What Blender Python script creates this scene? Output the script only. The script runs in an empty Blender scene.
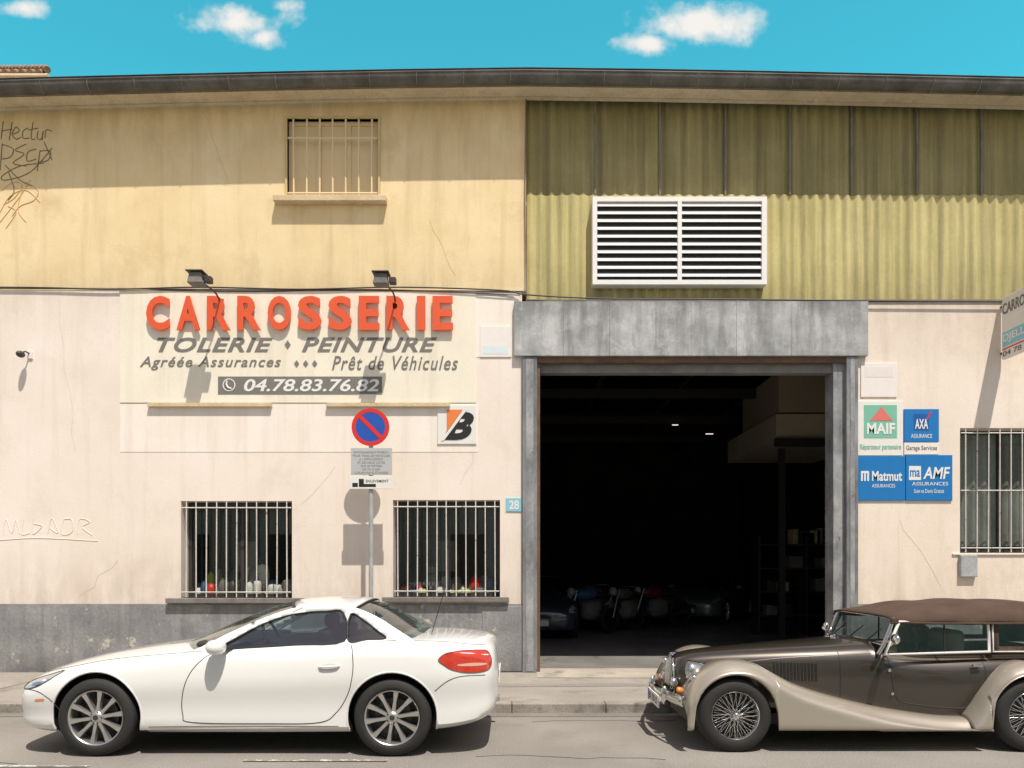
import bpy,bmesh,math,random
import numpy as np
from mathutils import Vector, Matrix
from mathutils.bvhtree import BVHTree
from mathutils.geometry import delaunay_2d_cdt
random.seed(4)
sc=bpy.context.scene
CAMD=10.6; CAMH=1.565; F=768.0; HY=566.0
S=F/CAMD
def fx(px,d=CAMD): return (px-512)*d/F
def fz(py,d=CAMD): return CAMH+(HY-py)*d/F

# ---------------------------------------------------------------- materials
def newmat(name):
    m=bpy.data.materials.new(name); m.use_nodes=True
    nt=m.node_tree; b=nt.nodes['Principled BSDF']
    return m,nt,b
def c4(c): return (c[0],c[1],c[2],1)
def simple(name,col,rough=.6,metal=0,coat=0,spec=.5,emit=0,var=.06,vs=8):
    m,nt,b=newmat(name)
    b.inputs['Roughness'].default_value=rough; b.inputs['Metallic'].default_value=metal
    b.inputs['Coat Weight'].default_value=coat; b.inputs['Coat Roughness'].default_value=.04
    b.inputs['Specular IOR Level'].default_value=spec
    tc=nt.nodes.new('ShaderNodeTexCoord'); n=nt.nodes.new('ShaderNodeTexNoise')
    n.inputs['Scale'].default_value=vs; n.inputs['Detail'].default_value=5
    nt.links.new(tc.outputs['Object'],n.inputs['Vector'])
    mx=nt.nodes.new('ShaderNodeMix'); mx.data_type='RGBA'
    mx.inputs['A'].default_value=c4([x*(1-var) for x in col]); mx.inputs['B'].default_value=c4([min(1,x*(1+var)) for x in col])
    nt.links.new(n.outputs['Fac'],mx.inputs['Factor']); nt.links.new(mx.outputs['Result'],b.inputs['Base Color'])
    if emit:
        b.inputs['Emission Color'].default_value=c4(col); b.inputs['Emission Strength'].default_value=emit
    return m
def mottled(name,c1,c2,scale=1.0,rough=.9,bump=.3,bscale=60,streak=None,sfac=.5,sth=(.5,.75),blotch=None,bth=(.62,.66),bls=2.5,grain=.12,vec=(1,1,1),svec=(5,5,.35),zd=(),bfac=1.0):
    m,nt,b=newmat(name); N=nt.nodes; L=nt.links
    b.inputs['Roughness'].default_value=rough; b.inputs['Specular IOR Level'].default_value=.25
    tc=N.new('ShaderNodeTexCoord')
    mp=N.new('ShaderNodeMapping'); mp.inputs['Scale'].default_value=vec; L.new(tc.outputs['Object'],mp.inputs['Vector'])
    def noise(s,det,src=None,rg=.6):
        n=N.new('ShaderNodeTexNoise'); n.inputs['Scale'].default_value=s; n.inputs['Detail'].default_value=det; n.inputs['Roughness'].default_value=rg
        L.new((src or mp).outputs['Vector'],n.inputs['Vector']); return n
    def mr(o,a,c,lo=0,hi=1):
        r=N.new('ShaderNodeMapRange'); r.inputs['From Min'].default_value=a; r.inputs['From Max'].default_value=c
        r.inputs['To Min'].default_value=lo; r.inputs['To Max'].default_value=hi; L.new(o,r.inputs['Value']); return r.outputs['Result']
    def mix(f,a,bb,mode='MIX'):
        x=N.new('ShaderNodeMix'); x.data_type='RGBA'; x.blend_type=mode
        if isinstance(f,float): x.inputs['Factor'].default_value=f
        else: L.new(f,x.inputs['Factor'])
        for k,v in (('A',a),('B',bb)):
            if isinstance(v,tuple): x.inputs[k].default_value=c4(v)
            else: L.new(v,x.inputs[k])
        return x.outputs['Result']
    n1=noise(scale,8)
    col=mix(mr(n1.outputs['Fac'],.35,.65),tuple(c1),tuple(c2))
    if streak:
        ms=N.new('ShaderNodeMapping'); ms.inputs['Scale'].default_value=svec; L.new(tc.outputs['Object'],ms.inputs['Vector'])
        ns=noise(1.0,6,ms,.65)
        col=mix(mr(ns.outputs['Fac'],sth[0],sth[1],0,sfac),col,tuple(streak))
    if blotch:
        nb=noise(bls,10,None,.7)
        col=mix(mr(nb.outputs['Fac'],bth[0],bth[1],0,bfac),col,tuple(blotch))
    for (z0,z1,dc,df) in zd:   # grime band: strongest at z0, fading at z1
        sz=N.new('ShaderNodeSeparateXYZ'); L.new(tc.outputs['Object'],sz.inputs['Vector'])
        g1=mr(sz.outputs['Z'],z0,z1,1,0)
        ms=N.new('ShaderNodeMapping'); ms.inputs['Scale'].default_value=(3.5,3.5,.9); L.new(tc.outputs['Object'],ms.inputs['Vector'])
        nd=noise(1.0,8,ms,.7)
        mu=N.new('ShaderNodeMath'); mu.operation='MULTIPLY'; L.new(g1,mu.inputs[0]); L.new(mr(nd.outputs['Fac'],.38,.62,.1,df),mu.inputs[1])
        col=mix(mu.outputs['Value'],col,tuple(dc))
    ng=noise(bscale,4)
    g=mr(ng.outputs['Fac'],.3,.7,1-grain,1+grain)
    cg=N.new('ShaderNodeCombineXYZ'); 
    for k in 'XYZ': L.new(g,cg.inputs[k])
    col=mix(1.0,col,cg.outputs['Vector'],'MULTIPLY')
    L.new(col,b.inputs['Base Color'])
    if bump:
        n3=noise(bscale*.35,8)
        ad=N.new('ShaderNodeMath'); ad.operation='ADD'; L.new(ng.outputs['Fac'],ad.inputs[0]); L.new(n3.outputs['Fac'],ad.inputs[1])
        bp=N.new('ShaderNodeBump'); bp.inputs['Strength'].default_value=bump; bp.inputs['Distance'].default_value=.01
        L.new(ad.outputs['Value'],bp.inputs['Height']); L.new(bp.outputs['Normal'],b.inputs['Normal'])
    return m
def glass(name,tint,gl=.06,rough=0.0):
    m=bpy.data.materials.new(name); m.use_nodes=True; nt=m.node_tree; N=nt.nodes; L=nt.links
    N.remove(N['Principled BSDF']); out=N['Material Output']
    t=N.new('ShaderNodeBsdfTransparent'); t.inputs['Color'].default_value=c4(tint)
    g=N.new('ShaderNodeBsdfGlossy'); g.inputs['Roughness'].default_value=rough; g.inputs['Color'].default_value=(1,1,1,1)
    # Schlick reflectance of a thin pane, the same from both sides
    ge=N.new('ShaderNodeNewGeometry'); dp=N.new('ShaderNodeVectorMath'); dp.operation='DOT_PRODUCT'
    L.new(ge.outputs['Incoming'],dp.inputs[0]); L.new(ge.outputs['Normal'],dp.inputs[1])
    def mt(op,a,b=None):
        q=N.new('ShaderNodeMath'); q.operation=op; q.use_clamp=(op=='ADD')
        for i,v in enumerate((a,b)):
            if v is None: continue
            if isinstance(v,(int,float)): q.inputs[i].default_value=v
            else: L.new(v,q.inputs[i])
        return q.outputs['Value']
    ab=mt('ABSOLUTE',dp.outputs['Value']); om=mt('SUBTRACT',1.0,ab); p5=mt('POWER',om,5.0)
    fac=mt('ADD',mt('MULTIPLY',p5,.9),.06+gl)
    mx=N.new('ShaderNodeMixShader')
    L.new(fac,mx.inputs['Fac']); L.new(t.outputs['BSDF'],mx.inputs[1]); L.new(g.outputs['BSDF'],mx.inputs[2]); L.new(mx.outputs['Shader'],out.inputs['Surface'])
    return m

M={}
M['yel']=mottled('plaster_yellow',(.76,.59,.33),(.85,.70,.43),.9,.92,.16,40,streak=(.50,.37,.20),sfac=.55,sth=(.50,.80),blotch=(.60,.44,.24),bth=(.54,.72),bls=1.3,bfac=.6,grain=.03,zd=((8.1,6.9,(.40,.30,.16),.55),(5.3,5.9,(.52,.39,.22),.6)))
M['cream']=mottled('plaster_cream',(.81,.705,.60),(.87,.775,.685),.8,.92,.16,40,streak=(.60,.49,.39),sfac=.42,sth=(.53,.83),blotch=(.68,.57,.46),bth=(.54,.72),bls=1.1,bfac=.55,grain=.03,zd=((1.0,2.0,(.48,.40,.32),.62),(5.5,4.6,(.56,.46,.36),.5)))
M['creamR']=mottled('plaster_cream_right',(.80,.68,.56),(.87,.76,.655),.9,.92,.16,40,streak=(.55,.43,.33),sfac=.5,sth=(.5,.8),blotch=(.64,.52,.41),bth=(.54,.70),bls=1.2,bfac=.55,grain=.04,zd=((5.4,4.3,(.46,.36,.27),.6),(1.0,1.9,(.5,.41,.32),.6)))
M['ghost']=mottled('ghost_lettering',(.79,.68,.58),(.85,.75,.65),2.5,.92,.1,40,grain=.03)
M['panel']=mottled('painted_panel',(.82,.75,.60),(.87,.81,.67),1.2,.85,.1,50,streak=(.58,.48,.34),sfac=.42,sth=(.5,.8),grain=.03)
M['panel2']=mottled('painted_patch',(.85,.76,.65),(.90,.82,.73),1.2,.9,.1,50,streak=(.60,.50,.40),sfac=.4,grain=.03)
M['base']=mottled('plinth_grey',(.22,.22,.22),(.33,.33,.32),1.9,.9,.4,30,streak=(.13,.13,.13),sfac=.55,sth=(.45,.7),blotch=(.50,.46,.39),bth=(.60,.63),bls=3,grain=.12,zd=((.1,.45,(.10,.095,.085),.7),))
M['lintel']=mottled('zinc_sheet',(.30,.305,.30),(.52,.52,.51),2.6,.7,.2,30,streak=(.14,.14,.135),sfac=.65,sth=(.42,.70),blotch=(.62,.61,.59),bth=(.56,.72),bls=4,bfac=.6,grain=.08,svec=(7,7,1.0),zd=((5.25,4.95,(.12,.115,.11),.7),))
M['steel']=mottled('worn_steel',(.13,.135,.14),(.30,.305,.305),2.5,.6,.2,30,blotch=(.18,.10,.06),bth=(.56,.66),bls=4,grain=.12,vec=(1,1,.4))
M['steelw']=mottled('worn_steel_web',(.20,.205,.21),(.40,.40,.40),2.5,.6,.2,30,streak=(.10,.10,.10),sfac=.7,svec=(8,8,1),blotch=(.20,.12,.07),bth=(.6,.68),bls=4,grain=.1)
M['rust']=mottled('rusty_steel',(.20,.12,.07),(.12,.08,.06),4,.8,.4,40)
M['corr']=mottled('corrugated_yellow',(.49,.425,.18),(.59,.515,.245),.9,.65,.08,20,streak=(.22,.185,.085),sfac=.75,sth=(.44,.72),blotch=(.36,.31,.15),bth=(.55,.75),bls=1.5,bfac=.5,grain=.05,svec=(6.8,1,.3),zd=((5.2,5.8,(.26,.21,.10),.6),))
M['corru']=mottled('corrugated_weathered_shaded',(.28,.245,.11),(.37,.325,.15),.9,.65,.08,20,streak=(.13,.11,.055),sfac=.75,sth=(.45,.72),grain=.05,svec=(6.8,1,.25),zd=((8.2,7.2,(.14,.12,.06),.6),))  # streaked upper cladding, its base colour darkened to deepen the eave shadow
M['gutter']=mottled('zinc_gutter',(.08,.078,.07),(.15,.145,.13),3,.6,.2,30)
M['soffit']=mottled('fascia',(.60,.51,.36),(.7,.61,.45),2,.8,.2,40,streak=(.35,.28,.2),sfac=.5)
M['tile']=mottled('roof_tile',(.20,.13,.09),(.32,.22,.15),6,.9,.4,30)
M['road']=mottled('asphalt',(.235,.215,.19),(.30,.278,.248),.6,.9,.8,90,blotch=(.185,.17,.15),bth=(.54,.74),bls=1.1,grain=.3,bfac=.8)
M['road2']=mottled('asphalt_repair',(.19,.175,.155),(.24,.22,.195),1.5,.9,.8,90,grain=.3)
M['walk']=mottled('pavement_asphalt',(.28,.252,.218),(.35,.318,.275),.9,.9,.6,80,blotch=(.21,.188,.16),bth=(.56,.7),bls=1.6,grain=.22)
M['kerb']=mottled('kerb_stone',(.25,.225,.195),(.34,.31,.27),3,.85,.5,40,grain=.2,blotch=(.14,.13,.11),bth=(.55,.65),bls=5)
M['apron']=mottled('concrete_apron',(.36,.32,.26),(.46,.41,.34),2,.85,.4,50,blotch=(.24,.21,.17),bth=(.54,.68),grain=.15)
M['intfloor']=mottled('garage_floor',(.20,.19,.175),(.30,.285,.265),1,.3,.15,30,blotch=(.10,.095,.085),bth=(.55,.65))
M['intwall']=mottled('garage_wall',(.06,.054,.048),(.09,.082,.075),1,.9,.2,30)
M['intbeige']=mottled('mezzanine_wall',(.62,.53,.40),(.72,.62,.48),1,.9,.2,30)
M['markw']=mottled('road_paint',(.60,.58,.54),(.66,.64,.6),3,.8,.4,80,blotch=(.26,.24,.21),bth=(.42,.50),bls=9,grain=.2)
M['white']=simple('white_paint',(.80,.78,.74),.5)
M['wbar']=mottled('white_bars',(.6,.57,.52),(.7,.67,.62),5,.6,.1,40,blotch=(.3,.2,.13),bth=(.6,.66),bls=9)
M['tanbar']=simple('tan_bars',(.74,.60,.36),.6)
M['shutter']=simple('tan_shutter',(.58,.45,.22),.7,var=.12)
M['sillc']=mottled('sill',(.56,.44,.28),(.66,.53,.35),4,.9,.3,40)
M['silld']=mottled('sill_dark',(.16,.15,.14),(.24,.22,.2),4,.9,.3,40)
M['red']=simple('letter_red',(.76,.10,.028),.5)
M['txt']=simple('letter_grey',(.19,.175,.155),.7)
M['black']=simple('black_paint',(.015,.015,.015),.5)
M['dark']=simple('dark_plastic',(.02,.02,.02),.6)
M['dk2']=simple('dark_metal',(.06,.055,.05),.5,.3)
M['galv']=mottled('galvanised',(.34,.35,.35),(.44,.45,.45),8,.45,.1,40)
M['signblue']=simple('sign_blue',(.02,.09,.42),.4)
M['signred']=simple('sign_red',(.70,.03,.02),.4)
M['axablue']=simple('insurer_blue',(.012,.18,.48),.4)
M['axablue2']=simple('insurer_blue_dark',(.01,.10,.36),.4)
M['green']=simple('insurer_green',(.20,.50,.36),.45)
M['pink']=simple('insurer_red',(.72,.18,.15),.45)
M['orange']=simple('sign_orange',(.80,.22,.05),.45)
M['greysign']=simple('plate_grey',(.47,.48,.47),.5)
M['faded']=simple('faded_board',(.82,.76,.71),.6)
M['fadedb']=simple('faded_blue',(.26,.56,.66),.6)
M['winglass']=glass('window_glass',(.80,.82,.80),.02)
M['cgl']=glass('car_glass',(.40,.50,.48),.06)
M['cgl2']=glass('car_glass_clear',(.62,.68,.68),.05)
M['tyre']=simple('tyre_rubber',(.022,.021,.02),.75)
M['carwhite']=simple('white_car_paint',(.80,.79,.77),.35,0,1,var=.01)
M['cardark']=simple('dark_car_paint',(.06,.065,.08),.3,.2,1)
M['cargrey']=simple('grey_car_paint',(.22,.225,.24),.3,.4,1)
M['bronze']=simple('bronze_paint',(.058,.047,.038),.3,.45,1,var=.03)
M['champ']=simple('champagne_paint',(.42,.37,.30),.32,.4,1,var=.02)
M['chrome']=simple('chrome',(.75,.74,.72),.12,1)
M['chromed']=simple('dull_chrome',(.35,.35,.35),.35,1)
M['alloy']=simple('alloy',(.60,.59,.57),.28,.85)
M['alloydk']=simple('alloy_dark',(.05,.05,.05),.4,.6)
M['fabric']=mottled('hood_fabric',(.072,.045,.033),(.10,.065,.048),3,.95,.3,120)
M['leather']=simple('leather',(.035,.03,.028),.6)
M['leath2']=simple('tan_leather',(.20,.155,.115),.6)
M['lens']=simple('lamp_lens',(.42,.45,.47),.08,.4,1)
M['lensd']=simple('lamp_lens_dusty',(.35,.36,.37),.3,.1,0)
M['redlens']=simple('red_lens',(.52,.04,.02),.12,0,1)
M['palelens']=simple('pale_lens',(.70,.36,.28),.15,0,1)
M['orlens']=simple('orange_lens',(.8,.25,.03),.15,0,1)
M['cup']=simple('handle_recess',(.62,.61,.59),.4)
M['graf']=simple('spray_black',(.20,.16,.10),.8)
M['graf2']=simple('spray_orange',(.68,.42,.18),.8)
M['lamp']=simple('fluorescent_tube',(1,.92,.8),.5,emit=1.0)
M['hi']=simple('hi_vis',(.55,.65,.06),.7)
M['navy']=simple('blue_cover',(.05,.12,.25),.5)
M['paper']=simple('paper',(.78,.75,.70),.7)
M['mid']=simple('cardboard',(.50,.41,.30),.8)
M['blind']=mottled('dusty_blind',(.22,.21,.19),(.34,.32,.29),2,.9,.1,40,streak=(.10,.10,.09),sfac=.8,svec=(9,9,.6))

# ---------------------------------------------------------------- helpers
def group(name,loc=(0,0,0),world=True,rotz=0):
    e=bpy.data.objects.new(name,None); sc.collection.objects.link(e); e.location=loc; e.rotation_euler=(0,0,rotz)
    e['w']=1 if world else 0; e.empty_display_size=.2
    return e
def link(o,parent):
    sc.collection.objects.link(o)
    if parent:
        o.parent=parent
        if parent['w']: o.matrix_parent_inverse=Matrix.Translation(-Vector(parent.location))
    return o
def mesh(name,v,f,mat,parent,smooth=False,sharp=None):
    me=bpy.data.meshes.new(name); me.from_pydata([tuple(p) for p in v],[],f); me.update()
    for mm in (mat if isinstance(mat,(list,tuple)) else [mat]): me.materials.append(mm)
    if smooth:
        me.polygons.foreach_set('use_smooth',[True]*len(me.polygons))
        if sharp: me.set_sharp_from_angle(angle=math.radians(sharp))
    return link(bpy.data.objects.new(name,me),parent)
def box(name,x0,x1,y0,y1,z0,z1,mat,parent,bevel=0,seg=2):
    v=[(x,y,z) for x in (x0,x1) for y in (y0,y1) for z in (z0,z1)]
    f=[(0,1,3,2),(4,6,7,5),(0,4,5,1),(2,3,7,6),(0,2,6,4),(1,5,7,3)]
    o=mesh(name,v,f,mat,parent)
    if bevel:
        b=o.modifiers.new('b','BEVEL'); b.width=bevel; b.segments=seg
        if seg>2: o.data.polygons.foreach_set('use_smooth',[True]*6)
    return o
def boxes(name,lst,mat,parent):
    v=[];f=[]
    for (x0,x1,y0,y1,z0,z1) in lst:
        n=len(v); v+=[(x,y,z) for x in (x0,x1) for y in (y0,y1) for z in (z0,z1)]
        f+=[tuple(n+i for i in q) for q in [(0,1,3,2),(4,6,7,5),(0,4,5,1),(2,3,7,6),(0,2,6,4),(1,5,7,3)]]
    return mesh(name,v,f,mat,parent)
def tube(name,pts,r,mat,parent,cyc=False,smoothc=False,res=3):
    cu=bpy.data.curves.new(name,'CURVE'); cu.dimensions='3D'; cu.bevel_depth=r; cu.bevel_resolution=res; cu.use_fill_caps=True
    strokes=pts if isinstance(pts[0][0],(tuple,list,Vector)) else [pts]
    for st in strokes:
        sp=cu.splines.new('POLY'); P=[Vector(p) for p in st]
        if smoothc and len(P)>2:
            Q=[]
            for i in range(len(P)-1):
                p0=P[max(i-1,0)];p1=P[i];p2=P[i+1];p3=P[min(i+2,len(P)-1)]
                for k in range(6):
                    t=k/6; Q.append(.5*((2*p1)+(p2-p0)*t+(2*p0-5*p1+4*p2-p3)*t*t+(3*p1-p0-3*p2+p3)*t**3))
            Q.append(P[-1]); P=Q
        sp.points.add(len(P)-1)
        for i,p in enumerate(P): sp.points[i].co=(p.x,p.y,p.z,1)
        sp.use_cyclic_u=cyc
    cu.materials.append(mat)
    return link(bpy.data.objects.new(name,cu),parent)
def lathe(name,prof,c,axis,mat,parent,seg=48,sharp=40,closed=False):
    c=Vector(c); a=Vector(axis).normalized(); e1=a.orthogonal().normalized(); e2=a.cross(e1)
    v=[];f=[]
    for (r,h) in prof:
        for k in range(seg):
            t=2*math.pi*k/seg; v.append(c+a*h+(e1*math.cos(t)+e2*math.sin(t))*r)
    n=len(prof)
    for i in range(n-1 if not closed else n):
        j=(i+1)%n
        for k in range(seg):
            k2=(k+1)%seg; f.append((i*seg+k,i*seg+k2,j*seg+k2,j*seg+k))
    return mesh(name,v,f,mat,parent,True,sharp)
def ellipsoid(name,c,r,mat,parent,seg=24,pw=1):
    v=[];f=[];R=seg//2
    def sp(x): return math.copysign(abs(x)**pw,x)
    for i in range(R+1):
        p=math.pi*i/R
        for k in range(seg):
            t=2*math.pi*k/seg
            v.append((c[0]+r[0]*sp(math.sin(p))*sp(math.cos(t)),c[1]+r[1]*sp(math.sin(p))*sp(math.sin(t)),c[2]+r[2]*sp(math.cos(p))))
    for i in range(R):
        for k in range(seg):
            k2=(k+1)%seg; f.append((i*seg+k,i*seg+k2,(i+1)*seg+k2,(i+1)*seg+k))
    return mesh(name,v,f,mat,parent,True)
def grid(name,fn,nu,nv,mat,parent,smooth=True,thick=0,sharp=None):
    v=[fn(i/nu,j/nv) for i in range(nu+1) for j in range(nv+1)]
    f=[(i*(nv+1)+j,(i+1)*(nv+1)+j,(i+1)*(nv+1)+j+1,i*(nv+1)+j+1) for i in range(nu) for j in range(nv)]
    o=mesh(name,v,f,mat,parent,smooth,sharp)
    if thick:
        s=o.modifiers.new('s','SOLIDIFY'); s.thickness=thick; s.offset=0
    return o
def pchip(xs,ys,x):
    xs=np.array(xs,float); ys=np.array(ys,float); h=np.diff(xs); d=np.diff(ys)/h; m=np.zeros(len(xs))
    m[0]=d[0]; m[-1]=d[-1]
    for i in range(1,len(xs)-1):
        if d[i-1]*d[i]>0:
            w1=2*h[i]+h[i-1]; w2=h[i]+2*h[i-1]; m[i]=(w1+w2)/(w1/d[i-1]+w2/d[i])
    x=np.atleast_1d(np.array(x,float)); i=np.clip(np.searchsorted(xs,x)-1,0,len(h)-1)
    t=(x-xs[i])/h[i]
    return (2*t**3-3*t**2+1)*ys[i]+(t**3-2*t**2+t)*h[i]*m[i]+(-2*t**3+3*t**2)*ys[i+1]+(t**3-t**2)*h[i]*m[i+1]
def resample_half(pts,n):
    P=np.array(pts,float); d=np.r_[0,np.cumsum(np.hypot(*np.diff(P,axis=0).T))]
    s=np.linspace(0,d[-1],n)
    return list(zip(pchip(d,P[:,0],s),pchip(d,P[:,1],s)))
def loft_body(stations,xs,secfn,nh):
    A=np.array(stations,float); cols=[pchip(A[:,0],A[:,k],xs) for k in range(1,A.shape[1])]
    v=[];f=[];R=2*nh-2
    for i,x in enumerate(xs):
        h=resample_half(secfn(*[c[i] for c in cols]),nh)
        ring=[(x,-y,z) for y,z in h]+[(x,y,z) for y,z in h[-2:0:-1]]
        v+=ring
    for i in range(len(xs)-1):
        for k in range(R):
            k2=(k+1)%R; f.append((i*R+k,i*R+k2,(i+1)*R+k2,(i+1)*R+k))
    f.append(tuple(range(R))[::-1]); n=(len(xs)-1)*R; f.append(tuple(n+k for k in range(R)))
    return v,f
def fixnormals(o):
    bm=bmesh.new(); bm.from_mesh(o.data); bmesh.ops.recalc_face_normals(bm,faces=bm.faces); bm.to_mesh(o.data); bm.free()
def cutcyl(o,c,r,y0,y1,seg=48):
    v=[];f=[]
    for y in (y0,y1):
        for k in range(seg):
            t=2*math.pi*k/seg; v.append((c[0]+r*math.cos(t),y,c[2]+r*math.sin(t)))
    for k in range(seg):
        k2=(k+1)%seg; f.append((k,k2,seg+k2,seg+k))
    f.append(tuple(range(seg))[::-1]); f.append(tuple(seg+k for k in range(seg)))
    cu=mesh('cut',v,f,list(o.data.materials),None); fixnormals(cu)
    cu.data.polygons.foreach_set('material_index',[1]*len(cu.data.polygons))
    m=o.modifiers.new('bo','BOOLEAN'); m.operation='DIFFERENCE'; m.object=cu; m.solver='EXACT'
    bpy.context.view_layer.update(); dg=bpy.context.evaluated_depsgraph_get()
    me=bpy.data.meshes.new_from_object(o.evaluated_get(dg)); o.modifiers.clear(); o.data=me
    bpy.data.objects.remove(cu)
def inside(p,poly):
    c=False; n=len(poly)
    for i in range(n):
        x1,y1=poly[i];x2,y2=poly[(i+1)%n]
        if (y1>p[1])!=(y2>p[1]) and p[0]<(x2-x1)*(p[1]-y1)/(y2-y1)+x1: c=not c
    return c
def dens(poly,step):
    out=[]
    for i in range(len(poly)):
        a=poly[i];b=poly[(i+1)%len(poly)]; n=max(1,int(math.dist(a,b)/step))
        out+=[(a[0]+(b[0]-a[0])*k/n,a[1]+(b[1]-a[1])*k/n) for k in range(n)]
    return out
def smoothpoly(poly,n=5):
    out=[];N=len(poly)
    for i in range(N):
        p=[np.array(poly[(i+k-1)%N],float) for k in range(4)]
        for k in range(n):
            t=k/n; q=.5*((2*p[1])+(p[2]-p[0])*t+(2*p[0]-5*p[1]+4*p[2]-p[3])*t*t+(3*p[1]-p[0]-3*p[2]+p[3])*t**3); out.append((q[0],q[1]))
    return out
def patch(name,poly,fn,mat,parent,step=.03,holes=(),thick=0):
    loops=[dens(poly,step)]+[dens(h,step) for h in holes]
    pts=[];edges=[]
    for lp in loops:
        n=len(pts); pts+=lp; edges+=[(n+i,n+(i+1)%len(lp)) for i in range(len(lp))]
    xs=[p[0] for p in poly];ys=[p[1] for p in poly]
    x=min(xs)+step/2
    while x<max(xs):
        y=min(ys)+step/2
        while y<max(ys):
            if inside((x,y),poly) and not any(inside((x,y),h) for h in holes): pts.append((x,y))
            y+=step
        x+=step
    r=delaunay_2d_cdt([Vector(p) for p in pts],edges,[],0,1e-6)
    V=r[0]; F_=[]
    for t in r[2]:
        c=sum((V[i] for i in t),Vector((0,0)))/len(t)
        if inside(c,poly) and not any(inside(c,h) for h in holes): F_.append(tuple(t))
    W=[fn(p[0],p[1]) for p in V]
    o=mesh(name,W,F_,mat,parent,True)
    if thick:
        s=o.modifiers.new('s','SOLIDIFY'); s.thickness=thick; s.offset=0
    return o
def text(name,s,o,w,h,mat,parent,depth=.004,right=(1,0,0),up=(0,0,1),bold=0,shear=0,spacing=1,keep=False):
    cu=bpy.data.curves.new(name,'FONT'); cu.body=s; cu.offset=bold; cu.shear=shear; cu.space_character=spacing; cu.extrude=.05; cu.resolution_u=4
    ob=bpy.data.objects.new('t',cu); sc.collection.objects.link(ob); bpy.context.view_layer.update()
    me=bpy.data.meshes.new_from_object(ob.evaluated_get(bpy.context.evaluated_depsgraph_get()))
    bpy.data.objects.remove(ob)
    if len(me.vertices)==0: return None
    X=[v.co.x for v in me.vertices];Y=[v.co.y for v in me.vertices]
    x0,x1,y0,y1=min(X),max(X),min(Y),max(Y)
    R=Vector(right);U=Vector(up);Nn=R.cross(U); o=Vector(o)
    for v in me.vertices:
        c=v.co.copy(); v.co=o+R*((c.x-x0)/(x1-x0)*w)+U*((c.y-y0)/(y1-y0)*h)+Nn*((c.z+.05)/.1*depth)
    me.materials.clear(); me.materials.append(mat); me.name=name
    for p in me.polygons: p.material_index=0
    return link(bpy.data.objects.new(name,me),parent)
def ftext(name,s,x0,x1,y0,y1,mat,parent,yy=-.01,depth=.004,**k):
    d=CAMD+yy
    return text(name,s,(fx(x0,d),yy,fz(y1,d)),fx(x1,d)-fx(x0,d),fz(y0,d)-fz(y1,d),mat,parent,depth,**k)
def fbox(name,x0,x1,y0,y1,ya,yb,mat,parent,bevel=0):
    d=CAMD+ya
    return box(name,fx(x0,d),fx(x1,d),ya,yb,fz(y1,d),fz(y0,d),mat,parent,bevel)
def wall(name,x0,x1,z0,z1,y,th,holes,mat,parent):
    xs=sorted({x0,x1,*[a for h in holes for a in h[:2]]}); zs=sorted({z0,z1,*[a for h in holes for a in h[2:]]})
    v=[];f=[]
    for i in range(len(xs)-1):
        for j in range(len(zs)-1):
            cx=(xs[i]+xs[i+1])/2;cz=(zs[j]+zs[j+1])/2
            if any(h[0]<cx<h[1] and h[2]<cz<h[3] for h in holes): continue
            for yy in (y,y+th):
                n=len(v); v+=[(xs[i],yy,zs[j]),(xs[i+1],yy,zs[j]),(xs[i+1],yy,zs[j+1]),(xs[i],yy,zs[j+1])]; f.append((n,n+1,n+2,n+3))
    for h in list(holes)+[(x0,x1,z0,z1)]:
        c=[(h[0],h[2]),(h[1],h[2]),(h[1],h[3]),(h[0],h[3])]
        for k in range(4):
            a=c[k];b=c[(k+1)%4]; n=len(v); v+=[(a[0],y,a[1]),(b[0],y,b[1]),(b[0],y+th,b[1]),(a[0],y+th,a[1])]; f.append((n,n+1,n+2,n+3))
    return mesh(name,v,f,mat,parent)

# ---------------------------------------------------------------- ground
KY=-2.42; SW=.10
mesh('ground',[(-300,-300,-.02),(300,-300,-.02),(300,300,-.02),(-300,300,-.02)],[(0,1,2,3)],M['road'],None)
road=group('road')
mesh('asphalt',[(-120,-9.4,0),(120,-9.4,0),(120,KY-.02,0),(-120,KY-.02,0)],[(0,1,2,3)],M['road'],road)
mesh('gutter_strip',[(-120,KY-.22,.004),(120,KY-.22,.004),(120,KY-.02,.004),(-120,KY-.02,.004)],[(0,1,2,3)],M['road2'],road)
def gm(x0,x1,d0,d1,z=.008): 
    return [(x0,-CAMD+d0,z),(x1,-CAMD+d0,z),(x1,-CAMD+d1,z),(x0,-CAMD+d1,z)]
v=gm(-2.15,-1.0,6.13,6.18)+gm(-5.2,-3.3,5.96,6.0)
mesh('painted_marking',v,[(0,1,2,3),(4,5,6,7)],M['markw'],road)
random.seed(12)
cr=[]
for (x,y,n) in ((-6,-4.6,14),(-.3,-4.3,9),(.2,-2.9,8),(5.6,-4.7,10),(.3,-5.0,8)):
    p=[(x,y,.001)]
    for i in range(n): x+=random.uniform(.08,.28); y+=random.uniform(-.06,.06); p.append((x,y,.001))
    cr.append(p)
tube('cracks',cr,.0035,M['dk2'],road,res=1)
pv=group('pavement')
box('slab',-120,120,KY+.16,.0,-.01,SW,M['walk'],pv)
kb=[];x=-60
while x<60:
    kb.append((x,x+.995,KY-.02,KY+.158,-.01,SW+.004)); x+=1.0
k=boxes('kerb',kb,M['kerb'],pv); b=k.modifiers.new('b','BEVEL'); b.width=.012; b.segments=2
mesh('apron',[(fx(536),-.55,SW+.005),(fx(850),-.6,SW+.005),(fx(850),.36,SW+.005),(fx(536),.36,SW+.005)],[(0,1,2,3)],M['apron'],pv)
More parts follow.
